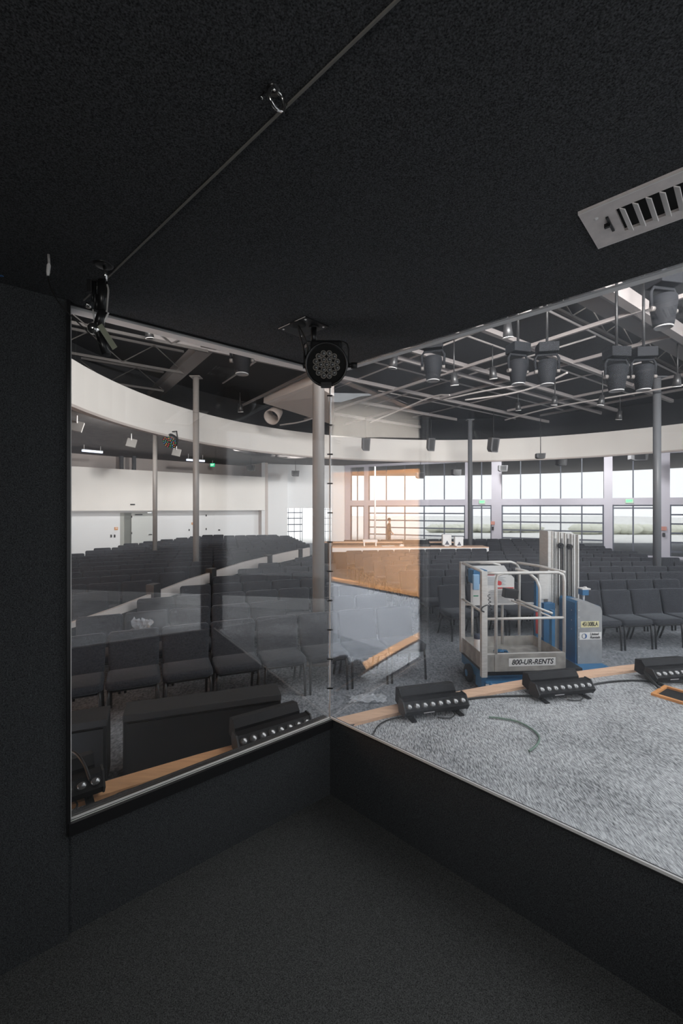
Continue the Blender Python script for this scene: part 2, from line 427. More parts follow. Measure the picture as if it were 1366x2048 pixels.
nosing(0, cut, mat('warm_lit_pine_board', (.74, .40, .20), .55, var=.12, scale=6, stretch=(1, 8, 8)))  # same boards; warm light on the left run put into the colour
nosing(cut, 48, M['wood'])  # paler copy for the run in daylight glare
struct(MB().box(-22, 24, -6, 29, HF - .1, HF).build('floor', M['hallcarpet']))

# ceilings: high dark deck inside the ring, lower charcoal ceiling outside it
dk = MB()
dk.box(-14, 20, 6.3, 30, 5.95, 6.05); dk.box(-14, .6, -6, 6.3, 5.95, 6.05)  # unseen deck left open over the stage so sky light pours in
struct(dk.build('ceiling', M['deck']))
def ring_pts(r, a0, a1, n): return [FC + Vector((math.sin(R(a0 + (a1 - a0) * i / n)), math.cos(R(a0 + (a1 - a0) * i / n)))) * r for i in range(n + 1)]
A0, A1, NR = -112, 82, 64
rin = ring_pts(FR, A0, A1, NR); rout = ring_pts(FR + .12, A0, A1, NR); rfar = ring_pts(FR + 16, A0, A1, NR); rback = ring_pts(FR + 1.6, A0, A1, NR)
bk = MB()
for z0, z1, pa, pb in ((3.75, 4.70, rin, rout),):
    for i in range(NR):
        bk.add([xy(pa[i], z0), xy(pa[i + 1], z0), xy(pb[i + 1], z0), xy(pb[i], z0), xy(pa[i], z1), xy(pa[i + 1], z1), xy(pb[i + 1], z1), xy(pb[i], z1)],
               [(3, 2, 1, 0), (4, 5, 6, 7), (0, 1, 5, 4), (2, 3, 7, 6)])
struct(bk.build('bulkhead', M['white']))
lip = MB()
for i in range(NR):
    pa, pb = ring_pts(FR - .03, A0, A1, NR), ring_pts(FR + .14, A0, A1, NR)
    lip.add([xy(pa[i], 3.70), xy(pa[i + 1], 3.70), xy(pb[i + 1], 3.70), xy(pb[i], 3.70), xy(pa[i], 3.76), xy(pa[i + 1], 3.76), xy(pb[i + 1], 3.76), xy(pb[i], 3.76)],
            [(3, 2, 1, 0), (4, 5, 6, 7), (0, 1, 5, 4), (2, 3, 7, 6)])
struct(lip.build('trim_5', M['pinkwall']))
low = MB(); up = MB()
for i in range(NR):
    low.add([xy(rout[i], 4.27), xy(rout[i + 1], 4.27), xy(rfar[i + 1], 4.27), xy(rfar[i], 4.27), xy(rout[i], 4.37), xy(rout[i + 1], 4.37), xy(rfar[i + 1], 4.37), xy(rfar[i], 4.37)],
            [(3, 2, 1, 0), (4, 5, 6, 7), (0, 1, 5, 4), (2, 3, 7, 6)])
    up.quadwall(xy(rback[i], 0), xy(rback[i + 1], 0), 4.37, 5.95, .1)
struct(low.build('ceiling', M['lowdeck'])); struct(up.build('wall_upper', M['deck']))

# left wall with projecting band, door recess
BA, BB = Vector((-15.5, 14.0)), Vector((-4.45, 25.3)); BM = Vector((-11.5, 18.5))
def bez(p, q, r, n):
    c = q * 2 - (p + r) * .5
    return [p * (1 - t) ** 2 + c * 2 * t * (1 - t) + r * t * t for t in [i / n for i in range(n + 1)]]
bl = bez(BA, BM + Vector((-.15, .2)), BB, 20)
band = MB(); lw = MB(); ub = MB()
def offn(pts, i, d):
    t = (pts[min(i + 1, len(pts) - 1)] - pts[max(i - 1, 0)]).normalized(); return pts[i] + Vector((-t.y, t.x)) * d
b2 = [offn(bl, i, .55) for i in range(21)]; b3 = [offn(bl, i, .75) for i in range(21)]; b4 = [offn(bl, i, 2.6) for i in range(21)]
for i in range(20):
    f = [(3, 2, 1, 0), (4, 5, 6, 7), (0, 1, 5, 4), (2, 3, 7, 6)] + ([(1, 2, 6, 5)] if i == 19 else [])
    band.add([xy(bl[i], 1.5), xy(bl[i + 1], 1.5), xy(b2[i + 1], 1.5), xy(b2[i], 1.5), xy(bl[i], 3.42), xy(bl[i + 1], 3.42), xy(b2[i + 1], 3.42), xy(b2[i], 3.42)], f)
struct(band.build('wall_band', M['white']))
def seg_wall(mb, p, q, z0, z1, th=.2): mb.quadwall(xy(p, 0), xy(q, 0), z0, z1, th)
DL, DR = at(240, 1060, 20.2), at(306, 1060, 20.8)               # door recess jambs
ldir = (b3[12] - b3[9]).normalized()
def on_wall(px):                                                # point of the lower wall on the line of sight of px
    r = (px - 683) / FPX
    for i in range(20):
        p, q = b3[i], b3[i + 1]; den = (q.x - p.x) - r * (q.y - p.y)
        if abs(den) < 1e-9: continue
        t = (r * p.y - p.x) / den
        if 0 <= t <= 1: return p + (q - p) * t
    return None
dl, dr = on_wall(240), on_wall(306)
pts_before = [p for p in b3 if p.y < dl.y - .05] + [dl]; pts_after = [dr] + [p for p in b3 if p.y > dr.y + .05]
for P in (pts_before, pts_after):
    for i in range(len(P) - 1): seg_wall(lw, P[i], P[i + 1], HF, 1.52)
seg_wall(lw, dl, dr, 1.40, 1.52)
struct(lw.build('wall_left_hall', M['whitewall']))
for i in range(20): seg_wall(ub, b4[i], b4[i + 1], 2.5, 4.27)
seg_wall(ub, b4[20], BB, HF, 4.27)
ub.prism([tuple(p) for p in b2] + [tuple(p) for p in b4[::-1]], 'z', 2.3, 2.5)
struct(ub.build('wall_left_upper', M['pinkwall']))
# door inside the recess
dd = (dr - dl).normalized(); dn = Vector((-dd.y, dd.x))
door = bpy.data.objects.new('door_1', None); COL.objects.link(door); struct(door); door.location = (dl.x, dl.y, HF)
door.rotation_euler = (0, 0, math.atan2(dd.y, dd.x)); dw = (dr - dl).length
MB().box(.0, .12 * dw, .0, .7, 0, 2.1).box(0, dw, .75, .8, 0, 2.1).build('recess', mat('recess_grey', (.42, .43, .40), .8), door)
MB().box(.34 * dw, dw - .01, .02, .07, .01, 2.08, bev=.004).build('door_leaf', mat('door_paint', (.62, .64, .62), .5), door)
MB().box(.44 * dw, .66 * dw, -.05, .02, 1.98, 2.03).build('door_closer', M['blackmetal'], door)
MB().box(dw - .2, dw - .06, -.05, .02, .98, 1.02).build('handle', M['blackmetal'], door)
for hz in (.3, 1.05, 1.85): MB().box(.335 * dw, .36 * dw, -.0, .03, hz, hz + .1).build('hinge', M['blackmetal'], door)
# back white wall with the glazed opening
BW0, BW1 = Vector((-4.7, 26.2)), Vector((-.45, 27.3))
wb_ = MB()
q = lambda px, d: Vector(((px - 683) / FPX * d, d))
pA, pB, pC, pD = q(535, 26.0), q(575, 26.3), q(628, 26.8), q(692, 27.1)
seg_wall(wb_, Vector((-4.45, 25.3)), pA, HF, 4.27); seg_wall(wb_, pA, pB, HF, 4.27)
seg_wall(wb_, pB, pC, 1.62, 4.27); seg_wall(wb_, pC, q(648, 26.9), HF, 4.27); seg_wall(wb_, q(648, 26.9), q(663, 27.), 1.62, 4.27); seg_wall(wb_, q(663, 27.), pD, HF, 4.27)
struct(wb_.build('wall_back_hall', M['whitewall']))
pil = MB().quadwall(xy(q(535, 25.6), 0), xy(q(575, 25.8), 0), HF, 4.1, .5); struct(pil.build('wall_pillar', M['whitewall']))
w4 = bpy.data.objects.new('window_4', None); COL.objects.link(w4); struct(w4)
fr_ = MB()
for z in (.2, .62, 1.0, 1.35): fr_.quadwall(xy(q(575, 26.5), 0), xy(q(605, 26.8), 0), z - .03, z + .03, .05)
for x in (576, 588, 600, 604): fr_.quadwall(xy(q(x, 26.4), 0), xy(q(x + 1, 26.4), 0), HF, 1.62, .05)
for x in (650, 656): fr_.quadwall(xy(q(x, 26.7), 0), xy(q(x + 1, 26.7), 0), HF, 1.62, .05)
for z in (.2, .62, 1.0, 1.55): fr_.quadwall(xy(q(648, 26.7), 0), xy(q(663, 26.8), 0), z - .015, z + .015, .05)
fr_.build('window_frame', M['mullion'], w4)

# window wall on the right
WD = Vector((.895, -.445)); W0 = Vector((.22, 27.0))
def onwin(px):
    r = (px - 683) / FPX; Y = 27.11 / (1 + .497 * r); return Vector((r * Y, Y))
cols = [(690, 700), (728, 736), (930, 943), (983, 1003), (1208, 1225), (1310, 1340), (1600, 1625)]
fr_ = MB()
for a_, b_ in cols: fr_.quadwall(xy(onwin(a_), 0), xy(onwin(b_), 0), HF, 4.27, .3)
pEnd = W0 + WD * 26
fr_.quadwall(xy(onwin(690), 0), xy(pEnd, 0), 1.78, 2.10, .18)
fr_.quadwall(xy(onwin(690), 0), xy(pEnd, 0), 4.13, 4.27, .18)
fr_.quadwall(xy(onwin(690), 0), xy(pEnd, 0), HF, HF + .12, .12)
struct(fr_.build('wall_window_frames', M['frame']))
def win(n, a_, b_, nup, ndown, rows, entry=False):
    p, q_ = onwin(a_), onwin(b_); d = (q_ - p)
    o = bpy.data.objects.new('window_%d' % n, None); COL.objects.link(o); struct(o)
    f = MB(); off = Vector((-WD.y, WD.x))
    for i in range(1, nup):
        c = p + d * (i / nup) + off * .05; f.quadwall(xy(c - WD * .025, 0), xy(c + WD * .025, 0), 2.10, 4.13, .06)
    f2 = MB()
    for i in range(0, ndown + 1):
        c = p + d * (i / ndown) + off * .05; hw = .06 if i in (0, ndown) else .03
        f2.quadwall(xy(c - WD * hw, 0), xy(c + WD * hw, 0), HF, 1.78, .06)
    for z in rows: f2.quadwall(xy(p + off * .05, 0), xy(q_ + off * .05, 0), z - .035, z + .035, .05)
    if nup > 1: f.build('window_mullion', M['mullion'], o)
    f2.build('door_grid', M['mullion'], o)
    MB().quadwall(xy(p + off * .09, 0), xy(q_ + off * .09, 0), HF, 4.13, .006).build('glass_pane', M['winglass'], o)
rows = (1.74, 1.32, .90, .48, .06, -.36)
win(5, 700, 728, 2, 2, (1.74,)); win(6, 736, 930, 5, 5, rows); win(7, 943, 983, 2, 2, (1.62, 1.74), True)
win(8, 1003, 1208, 5, 5, rows); win(9, 1225, 1310, 2, 2, (1.62, 1.74), True); win(10, 1340, 1600, 6, 6, rows)

# outdoors
struct(MB().box(-40, 90, 20, 140, HF - .32, HF - .12).build('outside_ground', M['concrete']))
for i, (x0, x1, y, h) in enumerate(((9, 20, 44, .75), (22, 36, 41, .85), (37, 60, 38, .8))):
    hb = MB(); n = 26
    for k_ in range(n):
        x = x0 + (x1 - x0) * (k_ + .5) / n
        hb.lathe((x, y + random.uniform(-.4, .4), HF - .12), (0, 0, 1), [(0, .3), (.3, .75), (h * .6, .9), (h * random.uniform(.85, 1.1), .5), (h * 1.15, .05)], 9)
    o = hb.build('hedge', M['hedge']); recentre(o)
    tag(o, ['low clipped hedge outside the left glazed roll-up door', 'low clipped hedge outside the roll-up door behind the lift mast', 'low clipped hedge outside the rightmost entrance'][i], 'hedge')

# beams of the ceiling grid
BAx = Vector((.814, .58)); BBx = Vector((-.58, .814))
def P2(a_, b_): return BAx * a_ + BBx * b_
def bar(mb, p, q_, z, w_, h): mb.quadwall(xy(p, 0), xy(q_, 0), z - h / 2, z + h / 2, w_)
def ceiling_beam(p, q_, z, w_, h, m, n='ceiling_beam'):
    mb = MB(); bar(mb, p, q_, z, w_, h); return struct(mb.build(n, m))
ceiling_beam(P2(3.4, 9.0), P2(3.4, 17.2), 5.3, .34, .22, M['beam'])
ceiling_beam(P2(4.5, 3.2), P2(17, 3.2), 5.25, .16, .26, M['beam'])
ceiling_beam(P2(4.5, 3.6), P2(17, 3.6), 5.35, .34, .06, M['beam'])
for b_, w_ in ((5.4, .10), (7.1, .08), (7.65, .06), (9.7, .07), (11.6, .06), (13.6, .06)):
    ceiling_beam(P2(2.0 if b_ < 10 else 9, b_), P2(17.5 if b_ < 11 else 14, b_), 5.2, w_, .10, M['beam'])
for a_, z in ((6.2, 5.3), (8.9, 5.15), (10.9, 5.2), (14.3, 5.2), (16.5, 5.3)):
    ceiling_beam(P2(a_, 1.5 if a_ > 8 else 8.5), P2(a_, 15 if a_ < 12 else 9.5), z, .06, .07, M['beam'])
# open web joists to the left
def joist(p, q_, z, h):
    mb = MB(); bar(mb, p, q_, z, .05, .06); bar(mb, p, q_, z + h, .05, .06)
    n = max(4, int((q_ - p).length / .7)); prev = None
    for i in range(n + 1):
        c = p + (q_ - p) * (i / n); pt = Vector((c.x, c.y, z if i % 2 else z + h))
        if prev is not None: mb.cyl(prev, pt, .014, n=6)
        prev = pt
    return struct(mb.build('ceiling_joist', M['joist']))
joist(P2(-1.5, 9.6), P2(3.2, 9.6), 5.1, .55); joist(P2(-1.8, 11.5), P2(3.2, 11.5), 5.1, .55); joist(P2(-2, 13.6), P2(3.2, 13.6), 5.1, .55); 
joist(P2(5.2, 4.4), P2(16, 4.4), 5.45, .4)
for i, (kind, v_, z) in enumerate((('a', 4.6, 5.3), ('a', 7.5, 5.25), ('a', 10.0, 5.35), ('a', 12.4, 5.25), ('b', 4.5, 5.4), ('b', 6.2, 5.4), ('b', 8.6, 5.35), ('b', 10.6, 5.35))):
    p_, q_ = (P2(v_, 4.5 if v_ > 7 else 9), P2(v_, 12.5)) if kind == 'a' else (P2(5 if v_ < 9 else 9, v_), P2(16.5, v_))
    struct(MB().cyl(xy(p_, z), xy(q_, z), .022, n=8).build('ceiling_pipe', M['pipe']))
# looping conduits
cd_ = MB()
for pts in ([at(930, 800, 12), at(1010, 790, 11.5), at(1060, 778, 11), at(1095, 765, 10.5), at(1135, 745, 10)],
            [at(885, 800, 13), at(960, 783, 12), at(1040, 770, 11.3)], [at(740, 845, 15), at(800, 820, 14.2), at(870, 790, 13), at(900, 790, 12.4)],
            [at(1010, 840, 16), at(1100, 815, 14), at(1250, 790, 12), at(1366, 770, 11)], [at(560, 850, 15), at(600, 845, 14.5), at(640, 832, 14)]):
    cd_.tube(pts, .025, 6, smoothpts=2)
struct(cd_.build('ceiling_conduit', M['pipe']))

# ------------------------------------------------------------------ left of the stage: low panel wall, timber wall, white arch (also seen mirrored in the glass)
pa, pb = Vector((-5.83, 2.2)), Vector((-4.08, .80)); pd = (pb - pa).normalized()
pa -= pd * 1.6; pb += pd * 1.6
struct(MB().quadwall(xy(pa, 0), xy(pb, 0), HF, .27, .1).build('wall_low_panel', M['greypanel']))
struct(MB().quadwall(xy(pa, 0), xy(pb, 0), .27, .31, .13).build('trim_6', M['oak']))
ta, tb = Vector((-9.75, 1.95)), Vector((-8.5, .1)); td = (tb - ta).normalized(); ta -= td * 4; tb += td * 4.5
struct(MB().quadwall(xy(ta, 0), xy(tb, 0), HF, 2.5, -.15).build('wall_timber', M['tan']))
struct(MB().quadwall(xy(ta, 0), xy(tb, 0), 2.5, 2.6, -.2).build('trim_7', M['oak']))
dome = [(4.2, 3.75), (4.2, 4.2), (2.6, 4.45), (1.9, 4.75), (1.2, 4.98), (.6, 5.05), (.1, 4.95), (-.25, 4.7), (-.5, 4.4), (-.8, 4.3), (-3.2, 4.25), (-3.2, 3.75)]
struct(MB().prism(dome, 'x', -10.9, -10.7).build('wall_arch', M['white']))
# right of the stage
struct(MB().box(4.3, 4.45, -3.2, 1.7, -.012, 4.3).build('wall_stage_right', M['columndark']))
struct(MB().box(4.26, 4.3, -3.2, 1.7, -.012, .16).build('baseboard_stage_right', M['whitewall']))

struct(MB().box(-15.8, -15.6, -6, 14.2, HF, 6.0).build('wall_far_left', M['pinkwall']))
struct(MB().box(-15.8, .6, -6.1, -5.9, HF, 6.0).build('wall_behind_stage', M['deck']))
# ------------------------------------------------------------------ columns
def column(px, d, r, z1, m, label, z0=HF, collar=True):
    p = at(px, HY, d); t = thing('column', label, 'column', (p.x, p.y, z0))
    MB().cyl((0, 0, .0), (0, 0, z1 - z0), r, n=20).build('shaft', m, t)
    if collar:
        MB().box(-r * 1.9, r * 1.9, -r * 1.9, r * 1.9, 0, .02).build('base_plate', m, t)
        MB().box(-r * 1.7, r * 1.7, -r * 1.7, r * 1.7, z1 - z0 - .02, z1 - z0).build('cap_plate', m, t)
    return t
column(310, 15, .075, 4.27, M['column'], 'slim round column behind the curved white band, in front of the wall door')
column(392, 11.9, .082, 5.2, M['column'], 'grey round column under the wide ceiling beam, by the left seating')
column(637, 6.5, .09, 5.2, M['column'], 'thick pale round column just left of the glass corner')
column(750, 22, .04, 3.72, M['whitewall'], 'thin white pole rising behind the sound desk', collar=False)
column(940, 17.4, .085, 5.15, M['columndark'], 'dark round column at the right end of the sound desk')
column(1314, 11.8, .095, 5.15, M['columndark'], 'dark round column at the far right among the seats')
for i, px in enumerate((243, 268)):
    column(px, 22.2, .1, 4.27, M['columndark'], ['short dark post on the left wall ledge, left of its pair', 'short dark post on the left wall ledge, right of its pair'][i], z0=2.5, collar=False)

# ------------------------------------------------------------------ chairs
def rrect(w_, h, r, n=5, r2=None):
    pts = []
    for (cx, cy, a0, rr) in ((w_ / 2, h, 0, r), (-w_ / 2, h, 90, r), (-w_ / 2, 0, 180, r2 or r), (w_ / 2, 0, 270, r2 or r)):
        sx = -1 if cx > 0 else 1; sy = -1 if cy > 0 else 1
        for i in range(n + 1):
            t = R(a0 + 90 * i / n); pts.append((cx + sx * rr + rr * math.cos(t), cy + sy * rr + rr * math.sin(t)))
    return pts
def pad(mb, outline, t0, t1, fn, inset=.02):
    """cushion: outline swept from t0 to t1 with softened edges; fn maps (u,v,t) to a point"""
    cx = sum(p[0] for p in outline) / len(outline); cy = sum(p[1] for p in outline) / len(outline)
    n = len(outline); rings = []
    for t, k_ in ((t0, 1), (t0 + (t1 - t0) * .15, 0), (t1 - (t1 - t0) * .25, 0), (t1 - (t1 - t0) * .06, .6), (t1, 1.6)):
        rings.append([fn(p[0] - (p[0] - cx) * k_ * inset / .25, p[1] - (p[1] - cy) * k_ * inset / .25, t) for p in outline])
    vs = [v for r_ in rings for v in r_]; fs = []
    for i in range(len(rings) - 1):
        for j_ in range(n): fs.append((i * n + j_, i * n + (j_ + 1) % n, (i + 1) * n + (j_ + 1) % n, (i + 1) * n + j_))
    fs.append(tuple(range(n))[::-1]); fs.append(tuple(range((len(rings) - 1) * n, len(rings) * n)))
    mb.add(vs, fs, True)
def chair_parts():
    """front of the chair faces -Y"""
    seat = MB(); pad(seat, rrect(.535, .47, .06), 0, .085, lambda u, v, t: (u, v - .28, .395 + t + .02 * max(0, .2 - v)))
    back = MB()
    def bf(u, v, t): return (u * (1 - .06 * (1 - v / .46)), .205 + v * .20 - t - .02 * math.cos(u * 5), .43 + v)
    pad(back, rrect(.55, .45, .05), 0, .06, bf)
    sheet = MB().box(-.2, .2, .20, .215, .40, .47)
    legs = []
    for sx in (-1, 1):
        legs.append(MB().tube([(sx * .235, -.235, .40), (sx * .24, -.25, .3), (sx * .245, -.265, 0)], .016, 8))
        legs.append(MB().tube([(sx * .235, .20, .47), (sx * .235, .17, .38), (sx * .24, .20, .22), (sx * .245, .29, 0)], .016, 8, smoothpts=1))
    st = MB().box(-.235, .235, -.23, -.205, .365, .395).box(-.235, .235, .15, .175, .365, .395)
    st.box(-.24, -.215, -.23, .175, .365, .395).box(.215, .24, -.23, .175, .365, .395)
    return seat, back, sheet, legs, st
sp, bp, shp, lgs, stp = chair_parts()
chair0 = thing('auditorium_chair', 'x', 'chair', (0, 0, HF))
sp.build('seat', M['fabric'], chair0); bp.build('backrest', M['fabric'], chair0); stp.build('seat_frame', M['leg'], chair0)
for l in lgs: l.build('leg', M['leg'], chair0)
far0 = MB()
for mbx in [sp, bp, stp] + lgs: far0.add(mbx.v, mbx.f, False)
far_tpl = far0

strip_pts = [Vector((-3.9, 5.6)), Vector((-3.4, 6.6)), Vector((-3.0, 8.6)), Vector((-2.45, 11.0)), Vector((-1.75, 13.0)), Vector((-1.07, 14.7))]
def seat_pos(Rk, ang): return RC + Vector((math.sin(ang), math.cos(ang))) * Rk
def side_of_strip(p):
    best = None
    for i in range(len(strip_pts) - 1):
        a_, b_ = strip_pts[i], strip_pts[i + 1]; ab = b_ - a_; t = max(0, min(1, (p - a_).dot(ab) / ab.dot(ab)))
        c = a_ + ab * t; d = (p - c).length; s_ = ab.x * (p.y - a_.y) - ab.y * (p.x - a_.x)
        if best is None or d < best[0]: best = (d, s_)
    return best
lift_c = Vector((2.6, 5.7))
COLS = [(at(px, HY, d).x, d) for px, d in ((310, 15), (392, 11.9), (637, 6.5), (940, 17.4), (1314, 11.8), (750, 22))]
def clear(p, m=.42): return all((p - Vector(c)).length > m for c in COLS)
cand = []
def addrow(block, k_, Rk, a0, a1, side):
    step = .56 / Rk; n = int((a1 - a0) / step)
    order = range(n) if side == 'l' else range(n)
    idx = 0
    for i in order:
        ang = a1 - (i + .5) * step if side == 'r' else a0 + (i + .5) * step
        p = seat_pos(Rk, ang); idx += 1
        px = 683 + p.x / p.y * FPX
        if not clear(p): continue
        cand.append([p, ang, block, k_, idx, px])
for k_ in range(21):
    Rk = 25.12 + .94 * k_
    # left block: from its aisle edge leftwards
    addrow('L', k_, Rk, R(-46), R(-16.2 if k_ < 12 else -14.8), 'r')
for k_ in range(14):
    Rk = 25.55 + .97 * k_
    addrow('R', k_, Rk, R(-9.3 if k_ == 0 else -13.7 if k_ < 7 else -13.7), R(3.5), 'l')
good = []
for c in cand:
    p, ang, block, k_, idx, px = c
    lim = 92 if block == 'L' else 1390
    if block == 'L':
        if px < 92: continue
        d_, s_ = side_of_strip(p)
        if p.y < 15.5 and p.y > 5.2 and d_ < .46: continue
        # aisle in front of the curved left wall
        yl = 13.2 + max(0, (px - 140)) * .037
        if p.y > min(yl, 23.4): continue
        if px > (830 if k_ < 3 else 662): continue
    else:
        if px > 1400: continue
        if p.y > 21.3 - max(0, px - 1000) * .0045: continue
        if 15.2 < p.y < 19.2 and p.x < 5.95: continue
        if p.y > 19 and px < 700: continue
        if k_ > 0 and (p - lift_c).length < 1.0: continue
    good.append(c)
# the odd seats: two on the aisle by the glass corner
good.sort(key=lambda c: c[0].length)
groups = {'L': 'chairs of the left seating block', 'R': 'chairs of the right seating block'}
first = True; rest = MB(); nind = 0
for n_, c in enumerate(good):
    p, ang, block, k_, idx, px = c
    rz = -ang
    if n_ < 296:
        if block == 'L':
            lab = 'charcoal fabric chair, %s row of the left seating, %s seat leftwards from the aisle' % (ORD[k_], ORD[idx - 1])
        else:
            lab = 'charcoal fabric chair, %s row of the right seating, %s seat rightwards from the aisle' % (ORD[k_], ORD[idx - 1])
        if first:
            chair0.location = (p.x, p.y, HF); chair0.rotation_euler = (0, 0, rz); chair0['label'] = lab; chair0['group'] = groups[block]; first = False
        else: dup(chair0, (p.x, p.y, HF), rz, lab, groups[block])
        nind += 1
    else:
        rest.add(far_tpl.v, far_tpl.f, False, Matrix.Translation((p.x, p.y, HF)) @ Matrix.Rotation(rz, 4, 'Z'))
if rest.v:
    o = rest.build('distant_chairs', M['fabric']); recentre(o); o['kind'] = 'stuff'
    tag(o, 'farthest rows of charcoal fabric chairs massed at the back of the room', 'chairs')
print('CHAIRS', len(good), nind)

# low aisle rail between the left rows: dark wall with a pale cap band and black posts
rl = thing('aisle_rail', 'low curved rail with a pale band running through the left seating', 'rail', (*strip_pts[0], HF))
off = Vector((*strip_pts[0], HF))
cap = MB(); bod = MB()
zt = [-.02, .10, .20, .25, .27, .28]; th = [.04, .12, .2, .24, .26, .28]
for i in range(5):
    p0, p1 = strip_pts[i], strip_pts[i + 1]; d = (p1 - p0).normalized(); n_ = Vector((-d.y, d.x)) * .06
    for mb, za0, za1, zb0, zb1 in ((cap, zt[i] - th[i], zt[i + 1] - th[i + 1], zt[i], zt[i + 1]), (bod, HF, HF, zt[i] - th[i], zt[i + 1] - th[i + 1])):
        vs = [Vector((*p0, za0)), Vector((*p1, za1)), Vector((*(p1 + n_), za1)), Vector((*(p0 + n_), za0)), Vector((*p0, zb0)), Vector((*p1, zb1)), Vector((*(p1 + n_), zb1)), Vector((*(p0 + n_), zb0))]
        mb.add([v - off for v in vs], [(3, 2, 1, 0), (4, 5, 6, 7), (0, 1, 5, 4), (1, 2, 6, 5), (2, 3, 7, 6), (3, 0, 4, 7)])
bod.build('rail_body', M['blackwood'], rl); cap.build('rail_cap', mat('rail_cap_paint', (.66, .60, .56), .6), rl)
for i, f_ in ((1, .45), (2, .35), (3, .6), (4, .6)):
    p0, p1 = strip_pts[i], strip_pts[i + 1]; p = p0 + (p1 - p0) * f_; d = (p1 - p0).normalized()
    T = Matrix.Translation(Vector((*p, HF)) - off) @ Matrix.Rotation(math.atan2(d.y, d.x), 4, 'Z')
    MB().box(-.10, .10, -.05, .10, 0, 1.0, T).build('post', M['blackplastic'], rl)

# ------------------------------------------------------------------ subwoofers in front of the first row
def subwoofer(p, q_, label):
    d = (q_ - p); L_ = d.length; t = thing('subwoofer', label, 'loudspeaker', (p.x, p.y, HF), math.atan2(d.y, d.x))
    MB().box(0, L_, .02, .27, .03, .51, bev=.012).build('cabinet', M['blackwood'], t)
    MB().box(0, L_, 0, .27, .51, .57, bev=.008).build('top_frame', M['blacktop'], t)
    MB().box(.03, L_ - .03, .005, .03, .06, .49).build('grille', M['blackplastic'], t)
    for x in (.06, L_ - .06): MB().box(x - .03, x + .03, .05, .24, 0, .03).build('foot', M['rubber'], t)
    return t
subwoofer(Vector((-1.83, 3.63)), Vector((-.56, 4.06)), 'long black subwoofer below the stage edge, the longer and right-hand one')
subwoofer(Vector((-3.1, 3.1)), Vector((-1.93, 3.58)), 'long black subwoofer below the stage edge, partly cut off by the left jamb')

# ------------------------------------------------------------------ led uplight bars on the stage edge
def light_bar():
    t = thing('light_bar', 'x', 'stage light', group='LED bars along the stage edge')
    sec = [(-.055, .045), (-.078, .095), (-.030, .165), (.035, .165), (.055, .11), (.045, .045)]
    MB().prism(sec, 'x', -.265, .265).build('housing', M['barblack'], t)
    MB().prism([(-.083, .09), (-.05, .035), (.05, .035), (.062, .11), (.04, .172), (-.03, .172)], 'x', -.272, -.262).prism([(-.083, .09), (-.05, .035), (.05, .035), (.062, .11), (.04, .172), (-.03, .172)], 'x', .262, .272).build('end_plate', M['blackplastic'], t)
    MB().prism([(.075, .07), (.12, .04), (.20, .06), (.19, .20), (.12, .215), (.08, .16)], 'x', -.24, .24).build('driver_box', M['barblack'], t)
    nrm = Vector((0, -.825, .565)); c0 = Vector((0, -.054, .13))
    for i in range(8):
        x = -.228 + i * .065; o = c0 + Vector((x, 0, 0))
        l = MB().lathe(o - nrm * .002, nrm, [(0, .0295), (.005, .029), (.008, .0265), (.005, .025)], 18).build('lens_ring', M['blackplastic'], t)
        MB().lathe(o, nrm, [(0, .025), (.007, .022), (.012, .013), (.014, 0)], 18).build('lens', M['chromelens'], l)
    for s in (-1, 1):
        MB().box(s * .20 - .02, s * .20 + .02, -.09, .1, 0, .012).box(s * .20 - .012, s * .20 + .012, -.03, .03, .0, .06).cyl((s * .2 - .02, -.0, .05), (s * .2 + .02, 0, .05), .018, n=12).build('foot', M['blackplastic'], t)
    MB().add([(-.11, -.0601, .056), (-.02, -.0601, .056), (-.02, -.0715, .081), (-.11, -.0715, .081)], [(0, 1, 2, 3)]).build('label_plate', M['channel'], t)
    MB().tube([(.12, -.02, .05), (.15, -.09, .03), (.08, -.12, .012), (.0, -.07, .01)], .005, 6, smoothpts=2).build('pigtail', M['cable'], t)
    return t
M['chromelens'] = mat('lens_reflector', (.30, .30, .30), .12, metal=.7)
lb0 = light_bar()
for ch in list(lb0.children) + [g_ for c_ in lb0.children for g_ in c_.children]: ch.data.transform(Matrix.Scale(.82, 4, (0, 0, 1)))
bars = [((.72, 3.41), 15, 'black LED bar on the stage edge, left of the lift and nearest the glass corner'),
        ((1.88, 3.72), 12, 'black LED bar on the stage edge, in front of the lift base'),
        ((3.10, 4.05), 10, 'black LED bar on the stage edge at the far right by the floor box'),
        ((-.46, 2.94), 33, 'black LED bar on the warm-lit board seen through the left pane'),
        ((-1.55, 2.27), 37, 'black LED bar in the lower left corner of the left pane')]
for i, ((x, y), a_, lab) in enumerate(bars):
    if i == 0: lb0.location = (x, y, -.012); lb0.rotation_euler = (0, 0, R(a_)); lb0['label'] = lab
    else: dup(lb0, (x, y, -.012 if i < 3 else .012), R(a_), lab)

